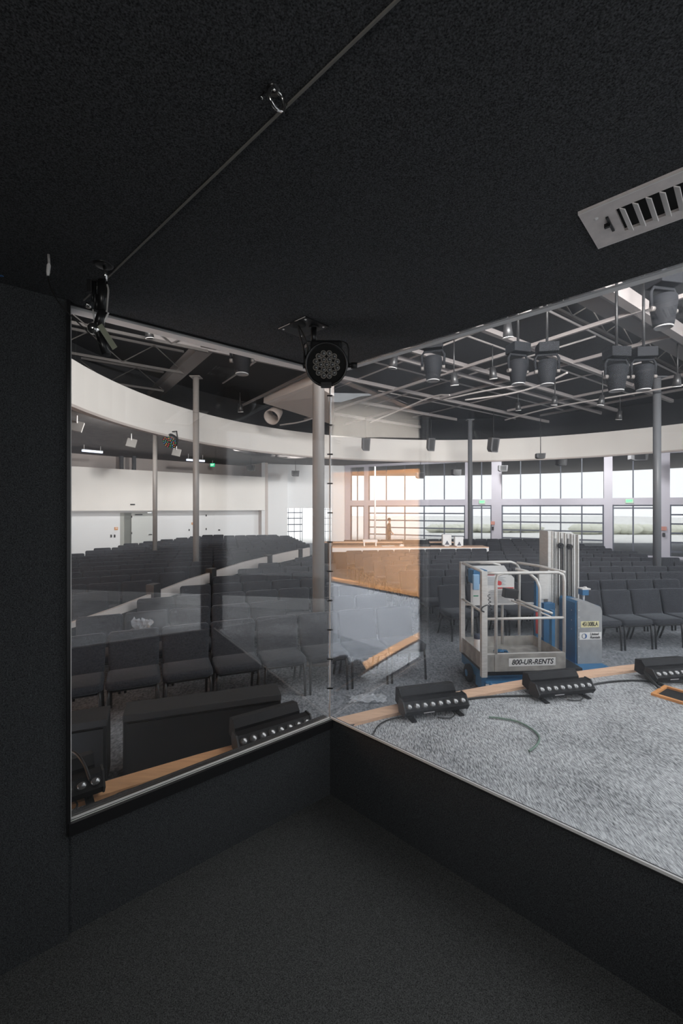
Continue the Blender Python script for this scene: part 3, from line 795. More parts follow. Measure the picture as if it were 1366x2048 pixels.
# cables on the stage
def cable(name, pts, r, m, label, sm=2):
    o = MB().tube(pts, r, 7, smoothpts=sm).build(name, m); recentre(o); return tag(o, label, 'cable')
g = lambda px, py, z=.0: floorpt(px, py, z)
cable('black_cable', [g(700, 1452), g(735, 1436), g(775, 1424), g(830, 1418), g(900, 1412), g(930, 1398), g(985, 1392), g(1045, 1391), g(1085, 1392)], .008, M['cable'], 'thin black cable running along the stage edge between the LED bars')
cable('black_cable', [g(745, 1472), g(755, 1450), g(778, 1438), g(815, 1432)], .005, M['cable'], 'thin black cable looping onto the stage left of the nearest LED bar')
cable('black_cable', [g(1172, 1372), g(1210, 1364), g(1260, 1360), g(1300, 1362), g(1366, 1364)], .008, M['cable'], 'black cable along the stage edge right of the lift')
cable('loose_cable', [g(978, 1434), g(1000, 1436), g(1035, 1442), g(1062, 1456), g(1078, 1470), g(1079, 1482), g(1070, 1494), g(1058, 1502)], .007, M['green_cable'], 'short curved grey green cable offcut lying on the stage carpet')
cable('black_cable', [at(140, 1500, 2.5), at(155, 1508, 2.45), at(170, 1530, 2.4), at(180, 1560, 2.35)], .008, M['cable'], 'black cable hanging behind the lower left LED bar')
# hose coils just outside the left pane
def hose(name, c, r, a0, a1, lab):
    pts = [(c[0] + r * math.cos(R(t)), c[1] + r * .7 * math.sin(R(t)), c[2] + .0) for t in range(a0, a1, 12)]
    return cable(name, pts, .022, M['rubber'], lab, 0)
hose('black_hose', (-1.02, 2.30, .015), .24, -20, 330, 'coiled black hose lying on the stage behind the left sill')
hose('black_hose', (-.60, 2.60, .015), .17, -30, 320, 'second coiled black hose on the stage, right of the first coil')

# floor box at the right
fb = thing('floor_box', 'open square floor box with wooden rim at the right edge of the stage carpet', 'floor box', (2.88, 3.72, -.012), R(35))
MB().box(-.15, .15, -.15, -.12, 0, .02).box(-.15, .15, .12, .15, 0, .02).box(-.15, -.12, -.12, .12, 0, .02).box(.12, .15, -.12, .12, 0, .02).build('rim', M['oak'], fb)
MB().box(-.12, .12, -.12, .12, 0, .004).build('recess', M['void'], fb)  # flat black plate painted as the shade of the hole; nothing is cut
cable('strap', [g(1290, 1343, .08), g(1300, 1356, .05), g(1312, 1370, .02), g(1320, 1378, .0)], .012, M['cable'], 'stiff dark strap leaning from the right LED bar to the floor box')

# plastic film on the hall floor and plastic bag on a chair
def film(name, c, w_, h, amp, upright, label, rz=0):
    n = 14; vs = []; fs = []
    for i in range(n + 1):
        for j_ in range(n + 1):
            u = (i / n - .5) * w_ * (1 + .15 * math.sin(j_ * 1.3)); v = (j_ / n) * h * (1 - .18 * abs(math.sin(i * .9)))
            e = amp * (math.sin(i * 1.7 + j_ * .9) * .6 + random.uniform(-.5, .5))
            vs.append((u, e, v) if upright else (u, v, abs(e)))
    for i in range(n):
        for j_ in range(n): a_ = i * (n + 1) + j_; fs.append((a_, a_ + 1, a_ + n + 2, a_ + n + 1))
    o = MB().add(vs, fs, True).build(name, M['bag']); o.location = c; o.rotation_euler = (0, 0, rz)
    return tag(o, label, 'plastic')
bagp = at(285, 1270, 5.3)
film('plastic_bag', (bagp.x, bagp.y, bagp.z - .05), .24, .27, .05, True, 'crumpled clear plastic bag hanging over a chair in the left seating')
film('plastic_sheet', (*floorpt(735, 1408, HF)[:2], HF + .005), .42, .22, .05, False, 'crumpled clear plastic sheet on the hall floor beside chair legs')

# ------------------------------------------------------------------ personnel lift
LF = thing('personnel_lift', 'blue and grey aluminium one-person lift parked below the stage edge', 'lift', (1.69, 5.17, HF), R(4.5))
def lp(name, mb, m, parent=LF): return mb.build(name, m, parent)
# chassis and wheels
ch = MB().box(.08, 1.78, .12, .98, .13, .27, bev=.02).box(.02, .5, -.02, .14, .11, .24, bev=.015).box(1.38, 1.80, .36, .80, .06, .16, bev=.01)
ch.prism([(.02, .14), (.02, .30), (.10, .34), (.2, .24), (.2, .14)], 'x', -.02, .04)
lp('chassis', ch, M['blue'])
lp('chassis_deck', MB().box(.06, 1.3, .1, .95, .27, .33, bev=.01), M['blackplastic'])
for (x, y) in ((.05, .62), (.22, .02), (1.5, .9), (1.55, .42)):
    wl = lp('wheel', MB().lathe((x - .03, y, .115), (1, 0, 0), [(0, .03), (0, .10), (.012, .115), (.05, .115), (.062, .10), (.062, .03)], 22), M['rubber'])
    lp('hub', MB().cyl((x - .034, y, .115), (x + .036, y, .115), .045, n=16), M['blue'], wl)
lp('chassis_label', MB().box(.015, .14, -.024, -.021, .14, .22), M['whitedecal'])
for x in (.02, .95): lp('outrigger', MB().box(x, x + .07, -.1, .2, .16, .2, bev=.006).cyl((x + .035, -.07, .0), (x + .035, -.07, .26), .018, n=12), M['blue'])
# platform tray
tray = MB().box(0, 1.0, 0, .72, .40, .43)
tray.box(0, 1.0, -.006, .0, .36, .56).box(0, 1.0, .72, .726, .40, .56).box(-.006, 0, 0, .72, .37, .56).box(1.0, 1.006, 0, .72, .40, .56)
lp('platform_tray', tray, M['aludirty'])
tb_ = lp('toe_board', MB().box(.13, 1.01, -.016, -.007, .36, .57, bev=.003), M['aludirty'])
lp('toe_board_rim', MB().box(0, 1.0, -.012, .012, .56, .572), M['alu'])
sg = lp('phone_sign', MB().box(.30, .88, -.0195, -.0162, .42, .515, bev=.001), M['whitedecal'])
text('lettering', '800-UR-RENTS', .085, M['ink'], sg, (.59, -.0205, .467), (PI / 2, 0, 0), shear=.25, width=.52)
# rails
def rail(name, pts, r=.019, sm=0): return lp(name, MB().tube(pts, r, 10, smoothpts=sm), M['alu'])
lp('corner_post', MB().box(-.035, .035, -.03, .03, .30, 1.555, bev=.004), M['alu'])
lp('corner_post', MB().box(-.03, .03, .69, .75, .36, 1.58, bev=.004), M['alu'])
rail('front_rail', [(.15, 0, .57), (.15, 0, 1.42), (.17, 0, 1.50), (.24, 0, 1.53), (.92, 0, 1.53), (.985, 0, 1.50), (1.0, 0, 1.42), (1.0, 0, .57)])
rail('front_rail', [(.03, 0, 1.53), (.24, 0, 1.53)]); rail('front_mid_rail', [(.03, 0, .985), (1.0, 0, .985)], .016)
rail('side_rail', [(0, .03, 1.545), (0, .69, 1.565)]); rail('side_mid_rail', [(0, .03, 1.06), (0, .69, 1.08)], .015)
rail('back_rail', [(.03, .72, 1.57), (.68, .72, 1.57), (.76, .72, 1.54), (.80, .72, 1.48), (.80, .72, .57)])
rail('back_rail', [(.25, .72, 1.56), (.42, .72, 1.56), (.52, .72, 1.53), (.56, .72, 1.44), (.56, .72, .46)])
rail('back_mid_rail', [(.03, .72, 1.0), (1.0, .72, 1.0)], .016)
rail('back_post', [(.14, .72, 1.0), (.14, .72, .57)], .016)
rail('side_rail', [(.76, .71, 1.56), (1.0, .60, 1.53), (1.0, 0.0, 1.53)])
rail('gate_rail', [(.66, .55, 1.50), (.80, .50, 1.47), (.87, .40, 1.38), (.89, .36, 1.28), (.89, .36, .46)])
rail('gate_mid_rail', [(.70, .60, 1.08), (.98, .22, .98)], .016); rail('gate_mid_rail', [(.66, .66, 1.06), (1.0, .28, .92)], .013)
# control board and box
cb = lp('instruction_board', MB().prism([(.10, 1.0), (.70, 1.0), (.70, 1.36), (.66, 1.40), (.62, 1.40), (.60, 1.47), (.56, 1.53), (.10, 1.53)], 'y', .66, .675), M['whitedecal'])
lp('decal', MB().box(.12, .26, .655, .659, 1.03, 1.24), M['whitedecal'], cb); lp('decal', MB().box(.42, .69, .655, .659, 1.22, 1.235), M['red'], cb)
lp('decal', MB().box(.32, .42, .655, .659, 1.40, 1.415), M['red'], cb); lp('decal', MB().box(.13, .17, .654, .658, 1.22, 1.24), M['greenink'], cb); lp('decal', MB().box(.13, .2, .654, .658, 1.12, 1.135), M['greenink'], cb)
for i in range(12): lp('printed_line', MB().box(.34 + .01 * (i % 3), .66 - .015 * (i % 4), .656, .659, 1.03 + i * .015, 1.034 + i * .015), M['greyink'], cb)
for i in range(7): lp('printed_line', MB().box(.33, .58 - .02 * (i % 3), .656, .659, 1.27 + i * .016, 1.274 + i * .016), M['greyink'], cb)
lp('control_box', MB().box(.05, .24, .45, .64, 1.32, 1.5, bev=.012), M['blue'])
lp('control_handle', MB().box(.04, .12, .42, .46, 1.25, 1.45, bev=.01), mat('light_blue_plastic', (.30, .50, .72), .5))
lp('joystick_box', MB().box(.28, .46, .40, .5, 1.20, 1.32, Matrix.Rotation(R(8), 4, 'Y'), bev=.01), M['blackplastic'])
lp('stop_button', MB().cyl((.36, .40, 1.345), (.36, .36, 1.345), .028, n=14), M['red'])
coil = [(.18 + .016 * math.cos(t * 1.0) + .0012 * t, .28 + .016 * math.sin(t * 1.0), 1.22 - t * .0075) for t in [i * .5 for i in range(130)]]
lp('coiled_cord', MB().tube(coil, .004, 5), M['cable'])
lp('hook', MB().tube([(.04, -.02, 1.16), (-.04, -.05, 1.14), (-.05, -.05, 1.10), (-.01, -.04, 1.08)], .008, 6, smoothpts=1), M['cable'])
# mast: nested extrusions
for i in range(5):
    x0 = 1.27 + i * .094
    mb = MB().box(x0, x0 + .086, .84 + .006 * i, 1.05, .2, 1.985 - .012 * i).box(x0 + .004, x0 + .02, .826, .842 + .006 * i, .22, 1.98 - .012 * i).box(x0 + .066, x0 + .082, .826, .842 + .006 * i, .22, 1.98 - .012 * i)
    lp('mast_section', mb, M['alu'])
for x in (1.36, 1.38, 1.46, 1.475, 1.555, 1.57): lp('mast_groove', MB().box(x, x + .006, .822, .828, .9, 1.88), M['ink'])
for x, z in ((1.445, 1.78), (1.575, 1.765)): lp('pulley', MB().cyl((x, .826, z), (x, .79, z), .038, n=18).cyl((x, .79, z), (x, .775, z), .014, n=10), M['rubber'])
for x, z0, z1 in ((1.41, .95, 1.78), (1.478, .95, 1.78), (1.542, .95, 1.765), (1.606, .95, 1.765)): lp('lift_cable', MB().cyl((x, .805, z0), (x, .805, z1), .007, n=6), M['cable'])
# carriage between platform and mast
cr = MB().box(1.02, 1.06, .3, .74, .44, .52).box(1.02, 1.06, .3, .36, .44, 1.0).box(1.02, 1.06, .68, .74, .44, 1.3).box(1.02, 1.30, .74, .80, .44, .52).box(1.02, 1.30, .74, .80, .92, 1.0)
cr.box(1.14, 1.30, .70, .74, .46, 1.0)
lp('carriage', cr, M['blue'])
lp('carriage_plate', MB().box(1.10, 1.17, .76, .80, .50, 1.42), M['whitedecal'])
lp('manual_box', MB().box(1.08, 1.22, .72, .76, 1.05, 1.42, bev=.01), M['alu'])
lp('red_cylinder', MB().cyl((1.05, .68, .60), (1.05, .68, .92), .035, n=14), M['red'])
# power unit
pu = lp('power_unit', MB().prism([(1.41, .08), (1.74, .08), (1.755, .4), (1.755, .97), (1.735, 1.02), (1.56, 1.08), (1.43, 1.09), (1.41, 1.06)], 'y', .42, .78), M['blue'])
pf = lp('power_unit_cover', MB().prism([(1.43, .09), (1.745, .09), (1.752, .18), (1.765, .4), (1.765, .96), (1.745, 1.01), (1.56, 1.085), (1.44, 1.09), (1.43, 1.07)], 'y', .40, .60), M['greycover'])
for z in (.15, .25, .36, .5, .62, .74, .88, .97): lp('rivet', MB().lathe((1.447, .40, z), (0, -1, 0), [(0, .006), (.003, .004), (.004, 0)], 8), M['channel'], pf)
for z in (.7, .82, .95): lp('rivet', MB().lathe((1.41, .5, z), (-1, 0, 0), [(0, .006), (.003, .004), (.004, 0)], 8), M['channel'], pu)
ns = lp('number_decal', MB().box(1.475, 1.72, .397, .3995, .745, .825), M['yellow'], pf)
text('lettering', '45130BLA', .075, M['ink'], LF, (1.597, .3955, .786), (PI / 2, 0, 0), width=.215).name = 'number_lettering'
ls = lp('logo_decal', MB().box(1.455, 1.755, .397, .3995, .585, .68, bev=.0008), M['whitedecal'], pf)
lp('logo_ring', MB().cyl((1.515, .3972, .632), (1.515, .3962, .632), .034, n=24), M['greyink'], pf)
half = [(1.515 + .034 * math.cos(R(t)) + .006, .632 + .034 * math.sin(R(t))) for t in range(-90, 91, 12)] + [(1.515 + .016 * math.cos(R(t)) + .006, .632 + .03 * math.sin(R(t))) for t in range(90, -91, -12)]
lp('logo_crescent', MB().prism(half, 'y', .3958, .3963), M['blueink'], pf)
inner = [(1.512 + .017 * math.cos(R(t)), .632 + .026 * math.sin(R(t))) for t in range(0, 360, 15)]
lp('logo_centre', MB().prism(inner, 'y', .3955, .3961), M['whitedecal'], pf)
text('lettering', 'United', .045, M['ink'], LF, (1.655, .3955, .655), (PI / 2, 0, 0), shear=.2, width=.12).name = 'name_lettering'
text('lettering', 'Rentals', .045, M['ink'], LF, (1.665, .3955, .613), (PI / 2, 0, 0), shear=.2, width=.14).name = 'name_lettering'
bc = MB().box(1.63, 1.72, .60, .70, 1.12, 1.2, bev=.008); lp('ground_control', bc, M['blue'])
lp('ground_control_top', MB().box(1.62, 1.74, .59, .71, 1.2, 1.215).cyl((1.68, .62, 1.215), (1.68, .62, 1.235), .02, n=12), M['channel'])
lp('ground_control_stalk', MB().cyl((1.675, .65, 1.02), (1.675, .65, 1.12), .015, n=8), M['alu'])
# bottle and cloth standing on the platform
bo = thing('spray_can', 'white can with a dark cap standing on the lift platform', 'can', LF.matrix_basis @ Vector((.06, .34, .43)))
MB().lathe((0, 0, 0), (0, 0, 1), [(0, 0), (0, .042), (.01, .045), (.21, .045), (.225, .038)], 20).build('body', M['whitedecal'], bo)
MB().lathe((0, 0, .222), (0, 0, 1), [(0, .044), (.05, .044), (.06, .03), (.06, 0)], 20).build('cap', mat('navy_plastic', (.03, .04, .07), .5), bo)
rg = film('blue_rag', LF.matrix_basis @ Vector((.42, .42, .432)), .16, .1, .03, False, 'small crumpled blue rag on the lift platform floor'); rg.data.materials[0] = M['blue']; rg['category'] = 'rag'

# ------------------------------------------------------------------ sound desk
sd = thing('sound_desk', 'long white-edged sound desk at the back of the seating', 'desk', (2.6, 16.4, HF))
MB().box(-2.95, 2.95, -.02, .72, .66, .82, bev=.01).build('desk_edge', M['whitewall'], sd)
MB().box(-2.95, 2.95, -.04, .74, .82, .85, bev=.005).build('desk_top', M['wood'], sd)
MB().box(-2.8, 2.8, .1, .65, 0, .66).build('desk_body', M['blackwood'], sd)
def onto(px, lab, cat, name, parts, d=16.8):
    p = at(px, HY, d); t = thing(name, lab, cat, (p.x, p.y, HF + .85))
    for n_, mb, m in parts: mb.build(n_, m, t)
onto(833, 'dark sloped mixing console on the sound desk', 'mixing console', 'mixing_console', [('body', MB().prism([(-.2, 0), (.25, 0), (.25, .22), (-.2, .08)], 'x', -.5, .5), M['blackplastic']), ('top_light', MB().box(-.4, .4, .2, .24, .225, .24), M['whitewall'])])
onto(893, 'white box monitor on the sound desk, left of two', 'monitor', 'desk_monitor', [('casing', MB().box(-.17, .17, -.1, .1, .04, .46, bev=.02), M['whitewall']), ('stand', MB().box(-.09, .09, -.07, .07, 0, .04), M['whitewall']), ('clip', MB().prism([(-.09, .06), (0, .22), (.09, .06)], 'y', -.112, -.1), M['mullion'])])
onto(917, 'white box monitor on the sound desk, right of two beside the column', 'monitor', 'desk_monitor', [('casing', MB().box(-.16, .16, -.1, .1, .03, .38, bev=.02), M['whitewall']), ('stand', MB().box(-.09, .09, -.07, .07, 0, .03), M['whitewall']), ('clip', MB().prism([(-.08, .05), (0, .2), (.08, .05)], 'y', -.112, -.1), M['mullion'])], 16.6)
onto(740, 'small white stand on the left part of the sound desk', 'stand', 'equipment_stand', [('shelf', MB().box(-.28, .28, -.15, .15, .16, .26, bev=.01), M['whitewall']), ('leg', MB().box(-.25, -.2, -.1, .1, 0, .16), M['whitewall']), ('leg', MB().box(.2, .25, -.1, .1, 0, .16), M['whitewall'])])
onto(778, 'loose white papers lying on the sound desk', 'papers', 'paper_stack', [('sheet', MB().box(-.3, .2, -.1, .1, 0, .02, Matrix.Rotation(R(12), 4, 'Z')), M['whitewall'])])
onto(804, 'white folded sheet beside the mixing console', 'paper', 'folded_sheet', [('sheet', MB().prism([(-.12, 0), (.08, 0), (.06, .06), (-.04, .08)], 'y', -.1, .1), M['whitewall'])])
# monitor desk row further back
wd = thing('back_counter', 'pale narrow counter running behind the sound desk', 'counter', (1.5, 18.2, HF))
MB().box(-2.6, 3.2, 0, .4, .86, .90).build('counter_top', M['wood'], wd)
MB().box(-2.5, 3.1, .05, .35, 0, .86).build('counter_body', M['blackwood'], wd)

# ------------------------------------------------------------------ rigged fixtures
def moving_head():
    t = thing('moving_head_light', 'x', 'stage light', group='moving head lights on the ceiling rig')
    MB().lathe((0, 0, -.08), (0, 0, -1), [(0, 0), (0, .13), (.02, .15), (.1, .155), (.36, .118), (.40, .105)], 22).build('head', M['dodge'], t)
    MB().lathe((0, 0, -.475), (0, 0, -1), [(0, .108), (.012, .108), (.014, .095), (.005, .09), (.002, 0)], 22).build('lens', M['dome'], t)
    MB().tube([(-.18, 0, -.26), (-.19, 0, -.05), (-.15, 0, .02), (.15, 0, .02), (.19, 0, -.05), (.18, 0, -.26)], .022, 8).build('yoke', M['dodge'], t)
    MB().cyl((-.2, 0, -.26), (-.15, 0, -.26), .035, n=12).cyl((.15, 0, -.26), (.2, 0, -.26), .03, n=12).build('pivot', M['joist'], t)
    MB().box(-.16, .16, -.13, .13, .04, .2, bev=.015).build('base', M['dodge'], t)
    return t
mh0 = moving_head()
heads = [(484, 690, 7.2, 'moving head light seen through the left pane near its top edge'),
         (866, 705, 7.4, 'moving head light right of the hanging lamp, leftmost in the right pane'),
         (1036, 712, 7.4, 'moving head light, left one of the middle pair'),
         (1094, 712, 7.3, 'moving head light, right one of the middle pair'),
         (1233, 722, 7.0, 'moving head light, left one of the pair near the right column'),
         (1287, 722, 7.2, 'moving head light, right one of the pair near the right column'),
         (1327, 580, 5.6, 'moving head light cut by the top edge at the right')]
for i, (px, py, d, lab) in enumerate(heads):
    p = at(px, py, d)
    if i == 0: mh0.location = p; mh0['label'] = lab; o = mh0
    else: o = dup(mh0, p, random.uniform(-.4, .4), lab)
    MB().cyl((0, 0, .2), (0, 0, 5.96 - p.z), .022, n=8).build('hanging_pipe', M['leg'], o)
def can_light(px, py, d, lab, k_=1.0):
    p = at(px, py, d); t = thing('can_light', lab, 'stage light', p, random.uniform(-1, 1), 'small can lights on the ceiling grid')
    MB().lathe((0, 0, .12 * k_), (0, .2, -1), [(0, 0), (.0, .06 * k_), (.24 * k_, .085 * k_), (.25 * k_, .07 * k_)], 14).build('can', M['leg'], t)
    MB().lathe((0, .05 * k_, -.125 * k_), (0, .2, -1), [(0, .088 * k_), (.008, .09 * k_), (.01, .07 * k_)], 14).build('rim', M['channel'], t)
    MB().cyl((0, 0, .1), (0, 0, 5.2 - p.z), .014, n=6).build('hanging_pipe', M['leg'], t)
for (px, py, d, lab) in ((295, 662, 8.6, 'small can light hanging high in the left pane'), (908, 757, 9.0, 'small can light just right of the leftmost moving head'),
                         (1015, 658, 7.4, 'small can light near the top edge above the middle pair'), (985, 745, 9.6, 'small slim can light left of the middle pair'),
                         (1205, 800, 11.5, 'small can light below the middle of the ceiling grid'), (1240, 830, 13.0, 'small can light low on the ceiling grid, left of the right column'),
                         (1355, 760, 9.5, 'small can light right of the right column'), (480, 815, 13.5, 'small can light above the curved band in the left pane'),
                         (790, 722, 8.5, 'small can light beside the hanging lamp'), (1110, 800, 12, 'small can light in the centre of the ceiling grid'), (1036, 812, 13.5, 'small can light above the third hung loudspeaker')):
    can_light(px, py, d, lab)
# speakers hung before the bulkhead and boxes below it
def hung_speaker(px, py, d, w_, h, lab, tilt=12):
    p = at(px, py, d); t = thing('hung_speaker', lab, 'loudspeaker', p, random.uniform(-.2, .2), 'loudspeakers hung from the ceiling')
    T = Matrix.Rotation(R(tilt), 4, 'X')
    MB().prism([(-w_ / 2, h / 2), (w_ / 2, h / 2), (w_ * .42, -h / 2), (-w_ * .3, -h / 2), (-w_ / 2, -h * .3)], 'y', -.12, .16, T).build('cabinet', M['speaker'], t)
    MB().box(-w_ * .3, w_ * .3, -.125, -.118, -h * .4, h * .42, T).build('grille', M['blackplastic'], t)
    MB().cyl((0, 0, h / 2 - .03), (0, 0, (5.2 if p.z + h / 2 > 3.8 else 4.27) - p.z), .014, n=6).build('hanging_rod', M['leg'], t)
hung_speaker(732, 889, 17.0, .30, .48, 'grey loudspeaker hung before the curved band, nearest the glass corner')
hung_speaker(862, 889, 17.0, .28, .50, 'grey loudspeaker hung before the curved band, second from the glass corner')
hung_speaker(987, 890, 16.0, .32, .52, 'dark loudspeaker hung before the curved band, right of the dark column')
hung_speaker(1081, 912, 17.5, .34, .2, 'small dark box hung on a thin rod at the lower edge of the curved band', 0)
for px, py, d, lab in ((502, 936, 23, 'small dark loudspeaker box hung before the left wall band end'), (591, 947, 24.5, 'small dark loudspeaker box on the white back wall'), (841, 951, 22.5, 'small dark loudspeaker before the left window group, left one'),
                       (913, 945, 22.0, 'small dark loudspeaker before the left window group, right one'), (1006, 937, 21.5, 'small dark loudspeaker above the entrance beside the dark column'), (1123, 925, 20.5, 'small dark loudspeaker before the middle window group'), (1277, 914, 18.5, 'wide dark loudspeaker high before the right entrance')):
    hung_speaker(px, py, d, .44 if px != 1277 else .7, .3, lab, 0)
# upper-left fixtures: tilted flood panels, led strips, coloured lamp, exit sign
for i, (px, py, d, lab) in enumerate(((154, 853, 12.5, 'pale square flood panel under the charcoal ceiling at the far left'), (263, 886, 15.5, 'pale square flood panel above the left ledge posts'), (353, 905, 17.5, 'pale square flood panel right of the slim column'))):
    p = at(px, py, d); t = thing('flood_panel', lab, 'light', p, R(20), 'flood panels under the charcoal ceiling')
    MB().box(-.16, .16, -.03, .03, -.16, .16, Matrix.Rotation(R(-18), 4, 'X') @ Matrix.Rotation(R(12), 4, 'Y'), bev=.01).build('panel', mat('panel_grey', (.22, .21, .20), .5), t)
    MB().cyl((0, 0, .1), (0, 0, 4.27 - p.z), .015, n=6).build('stem', M['channel'], t)
for i, (x0, x1, py, d, lab) in enumerate(((164, 205, 903, 19.5, 'bluish linear lamp under the charcoal ceiling, leftmost'), (373, 409, 921, 22.5, 'bluish linear lamp under the charcoal ceiling, behind the grey column'))):
    p, q_ = at(x0, py, d - 1.4), at(x1, py, d - .8); m_ = (p + q_) / 2
    t = thing('linear_lamp', lab, 'lamp', m_, math.atan2(q_.y - p.y, q_.x - p.x)); L_ = (q_ - p).length
    MB().box(-L_ / 2, L_ / 2, -.05, .05, -.04, .03, bev=.01).build('tube', M['led'], t)
    MB().box(-L_ / 2, L_ / 2, -.06, .06, .03, .06).build('tray', M['whitewall'], t)
    for s in (-1, 1): MB().cyl((s * L_ * .4, 0, .06), (s * L_ * .4, 0, 4.265 - m_.z), .008, n=6).build('drop_rod', M['channel'], t)
p = at(340, 883, 12.9); t = thing('colour_par_light', 'round black lamp with red green and blue lenses below the curved band', 'stage light', p, R(-20))
ax = Vector((.25, -.75, -.6)).normalized()
MB().lathe((0, 0, 0), -ax, [(-.04, .0), (-.04, .20), (.0, .23), (.1, .22), (.2, .12), (.24, 0)], 22).build('housing', M['leg'], t)
a_ = ax.orthogonal().normalized(); b_ = ax.cross(a_)
colm = [mat('lens_' + n_, c_, .3) for n_, c_ in (('red', (.55, .06, .05)), ('green', (.05, .40, .12)), ('blue', (.05, .25, .50)), ('amber', (.6, .28, .05)))]
for r_, n_ in ((.06, 6), (.12, 12), (.175, 16)):
    for i in range(n_):
        th_ = 2 * PI * i / n_; o = ax * .042 + (a_ * math.cos(th_) + b_ * math.sin(th_)) * r_
        MB().lathe(o, ax, [(0, .02), (.01, .014), (.012, 0)], 8).build('lens', colm[i % 4], t)
MB().tube([(-.25, .05, .0), (-.2, .05, .3), (.2, .05, .3), (.25, .05, .0)], .02, 6).build('yoke', M['leg'], t)
MB().cyl((0, .05, .3), (0, .05, 4.27 - p.z), .02, n=6).build('stem', M['leg'], t)
p = at(425, 930, 24.3); t = thing('exit_sign', 'green lit EXIT sign above the left wall ledge', 'exit sign', p, R(-12))
MB().box(-.13, .13, -.02, .03, -.10, .10, bev=.008).build('casing', M['exit'], t)
text('lettering', 'EXIT', .13, M['exitwhite'], t, (0, -.022, 0), (PI / 2, 0, 0), width=.2)
MB().cyl((0, 0, .1), (0, 0, 4.27 - p.z), .01, n=6).build('stem', M['channel'], t)
# white duct above the curved band
du = thing('duct', 'large pale ceiling duct with a curved open end above the curved band', 'duct', at(600, 800, 14))
mb = MB()
c = [at(527, 806, 14.5), at(625, 768, 12.0), at(668, 792, 12.2), at(668, 850, 14.5)]
o0 = Vector(du.location)
top = [v - o0 for v in c]
mb.add([*top, *[v + Vector((0, .1, .35)) for v in top]], [(0, 1, 2, 3), (7, 6, 5, 4), (0, 4, 5, 1), (1, 5, 6, 2), (2, 6, 7, 3), (3, 7, 4, 0)])
mb.build('duct_body', mat('galvanised', (.55, .50, .47), .55), du)
e0 = at(545, 832, 14.6) - o0
MB().lathe(e0 + Vector((.1, .4, .25)), (-.15, -.5, -.35), [(0, .20), (.3, .24), (.55, .27), (.56, .24), (.3, .2)], 22).build('duct_mouth', mat('galvanised_dark', (.36, .31, .28), .5), du)
for i in range(3):
    MB().tube([at(470 + i * 40, 893 + i * 7, 17 + i) - Vector((0, 0, 0)), at(500 + i * 40, 906 + i * 3, 18 + i), at(540 + i * 40, 905 + i * 2, 18.5 + i)], .16, 10, smoothpts=1).build('ceiling_duct', M['lowdeck'])
for i, o in enumerate([o for o in list(COL.objects) if o.name.startswith('ceiling_duct')]):
    recentre(o); tag(o, ['flexible grey duct below the curved band, left one of three', 'flexible grey duct below the curved band, middle one', 'flexible grey duct below the curved band, next to the thick pale column'][i], 'duct')
# wall devices by the left door
for i, (px, py, w_, h, m, n_, lab) in enumerate(((232, 1057, .14, .14, M['oak'], 'alarm_strobe', 'small orange alarm strobe on the left wall beside the door'), (222, 1072, .06, .13, M['ink'], 'light_switch', 'dark wall switch left of the door, left one'),
        (229, 1072, .06, .13, M['ink'], 'light_switch', 'dark wall switch left of the door, right one'), (385, 1047, .12, .12, M['oak'], 'alarm_strobe', 'small orange alarm strobe on the left wall by the grey column'),
        (378, 1060, .04, .1, M['ink'], 'light_switch', 'dark wall switch left of the grey column'), (412, 1031, .04, .1, M['ink'], 'wall_socket', 'upper dark wall socket right of the grey column'), (412, 1058, .04, .1, M['ink'], 'wall_socket', 'lower dark wall socket right of the grey column'),
        (438, 1060, .1, .06, M['ink'], 'wall_socket', 'small dark wall device right of the sockets'), (274, 1009, .2, .06, M['ink'], 'wall_bracket', 'small dark bracket on the white band above the door'))):
    pw = on_wall(px) if px != 274 else None
    if pw is None:
        r_ = (px - 683) / FPX; best = min(bl, key=lambda v: abs(v.x - r_ * v.y)); pw = best
    d = pw.y; z = EYE - (py - HY) / FPX * d
    o = thing(n_, lab, 'wall fitting', (pw.x, pw.y, z), math.atan2(ldir.y, ldir.x))
    MB().box(-w_ / 2, w_ / 2, -.05, .01, -h / 2, h / 2, bev=.006).build('plate', m, o)
    if n_ == 'alarm_strobe': MB().box(-w_ * .3, w_ * .3, -.06, -.05, 0, h * .3).build('strobe', M['whitedecal'], o)
for i, (px, py, lab) in enumerate(((986, 1046, 'small red alarm box on the window pillar behind the lift rail'), (1327, 1057, 'small red alarm box on the right window pillar'))):
    pw = onwin(px); pw = pw - Vector((.445, .895)) * .05; o = thing('alarm_box', lab, 'alarm', (pw.x, pw.y, EYE - (py - HY) / FPX * pw.y), math.atan2(WD.y, WD.x))
    MB().box(-.10, .10, -.06, .01, -.09, .09, bev=.01).build('casing', mat('faded_red', (.55, .25, .2), .6), o)
    MB().box(-.05, .05, -.06, .01, -.38, -.2, bev=.01).build('pull_station', M['ink'], o)
for i, (px, lab) in enumerate(((964, 'pale green lit exit sign over the entrance by the dark column'), (1258, 'pale green lit exit sign over the right entrance'))):
    pw = onwin(px); o = thing('exit_sign', lab, 'exit sign', (pw.x, pw.y - .02, 1.95), math.atan2(WD.y, WD.x))
    MB().box(-.16, .16, -.05, .01, -.10, .10, bev=.01).build('casing', mat('pale_green', (.45, .62, .45), .5, emit=.3), o)
    text('lettering', 'EXIT', .14, M['exit'], o, (0, -.052, 0), (PI / 2, 0, 0), width=.24)

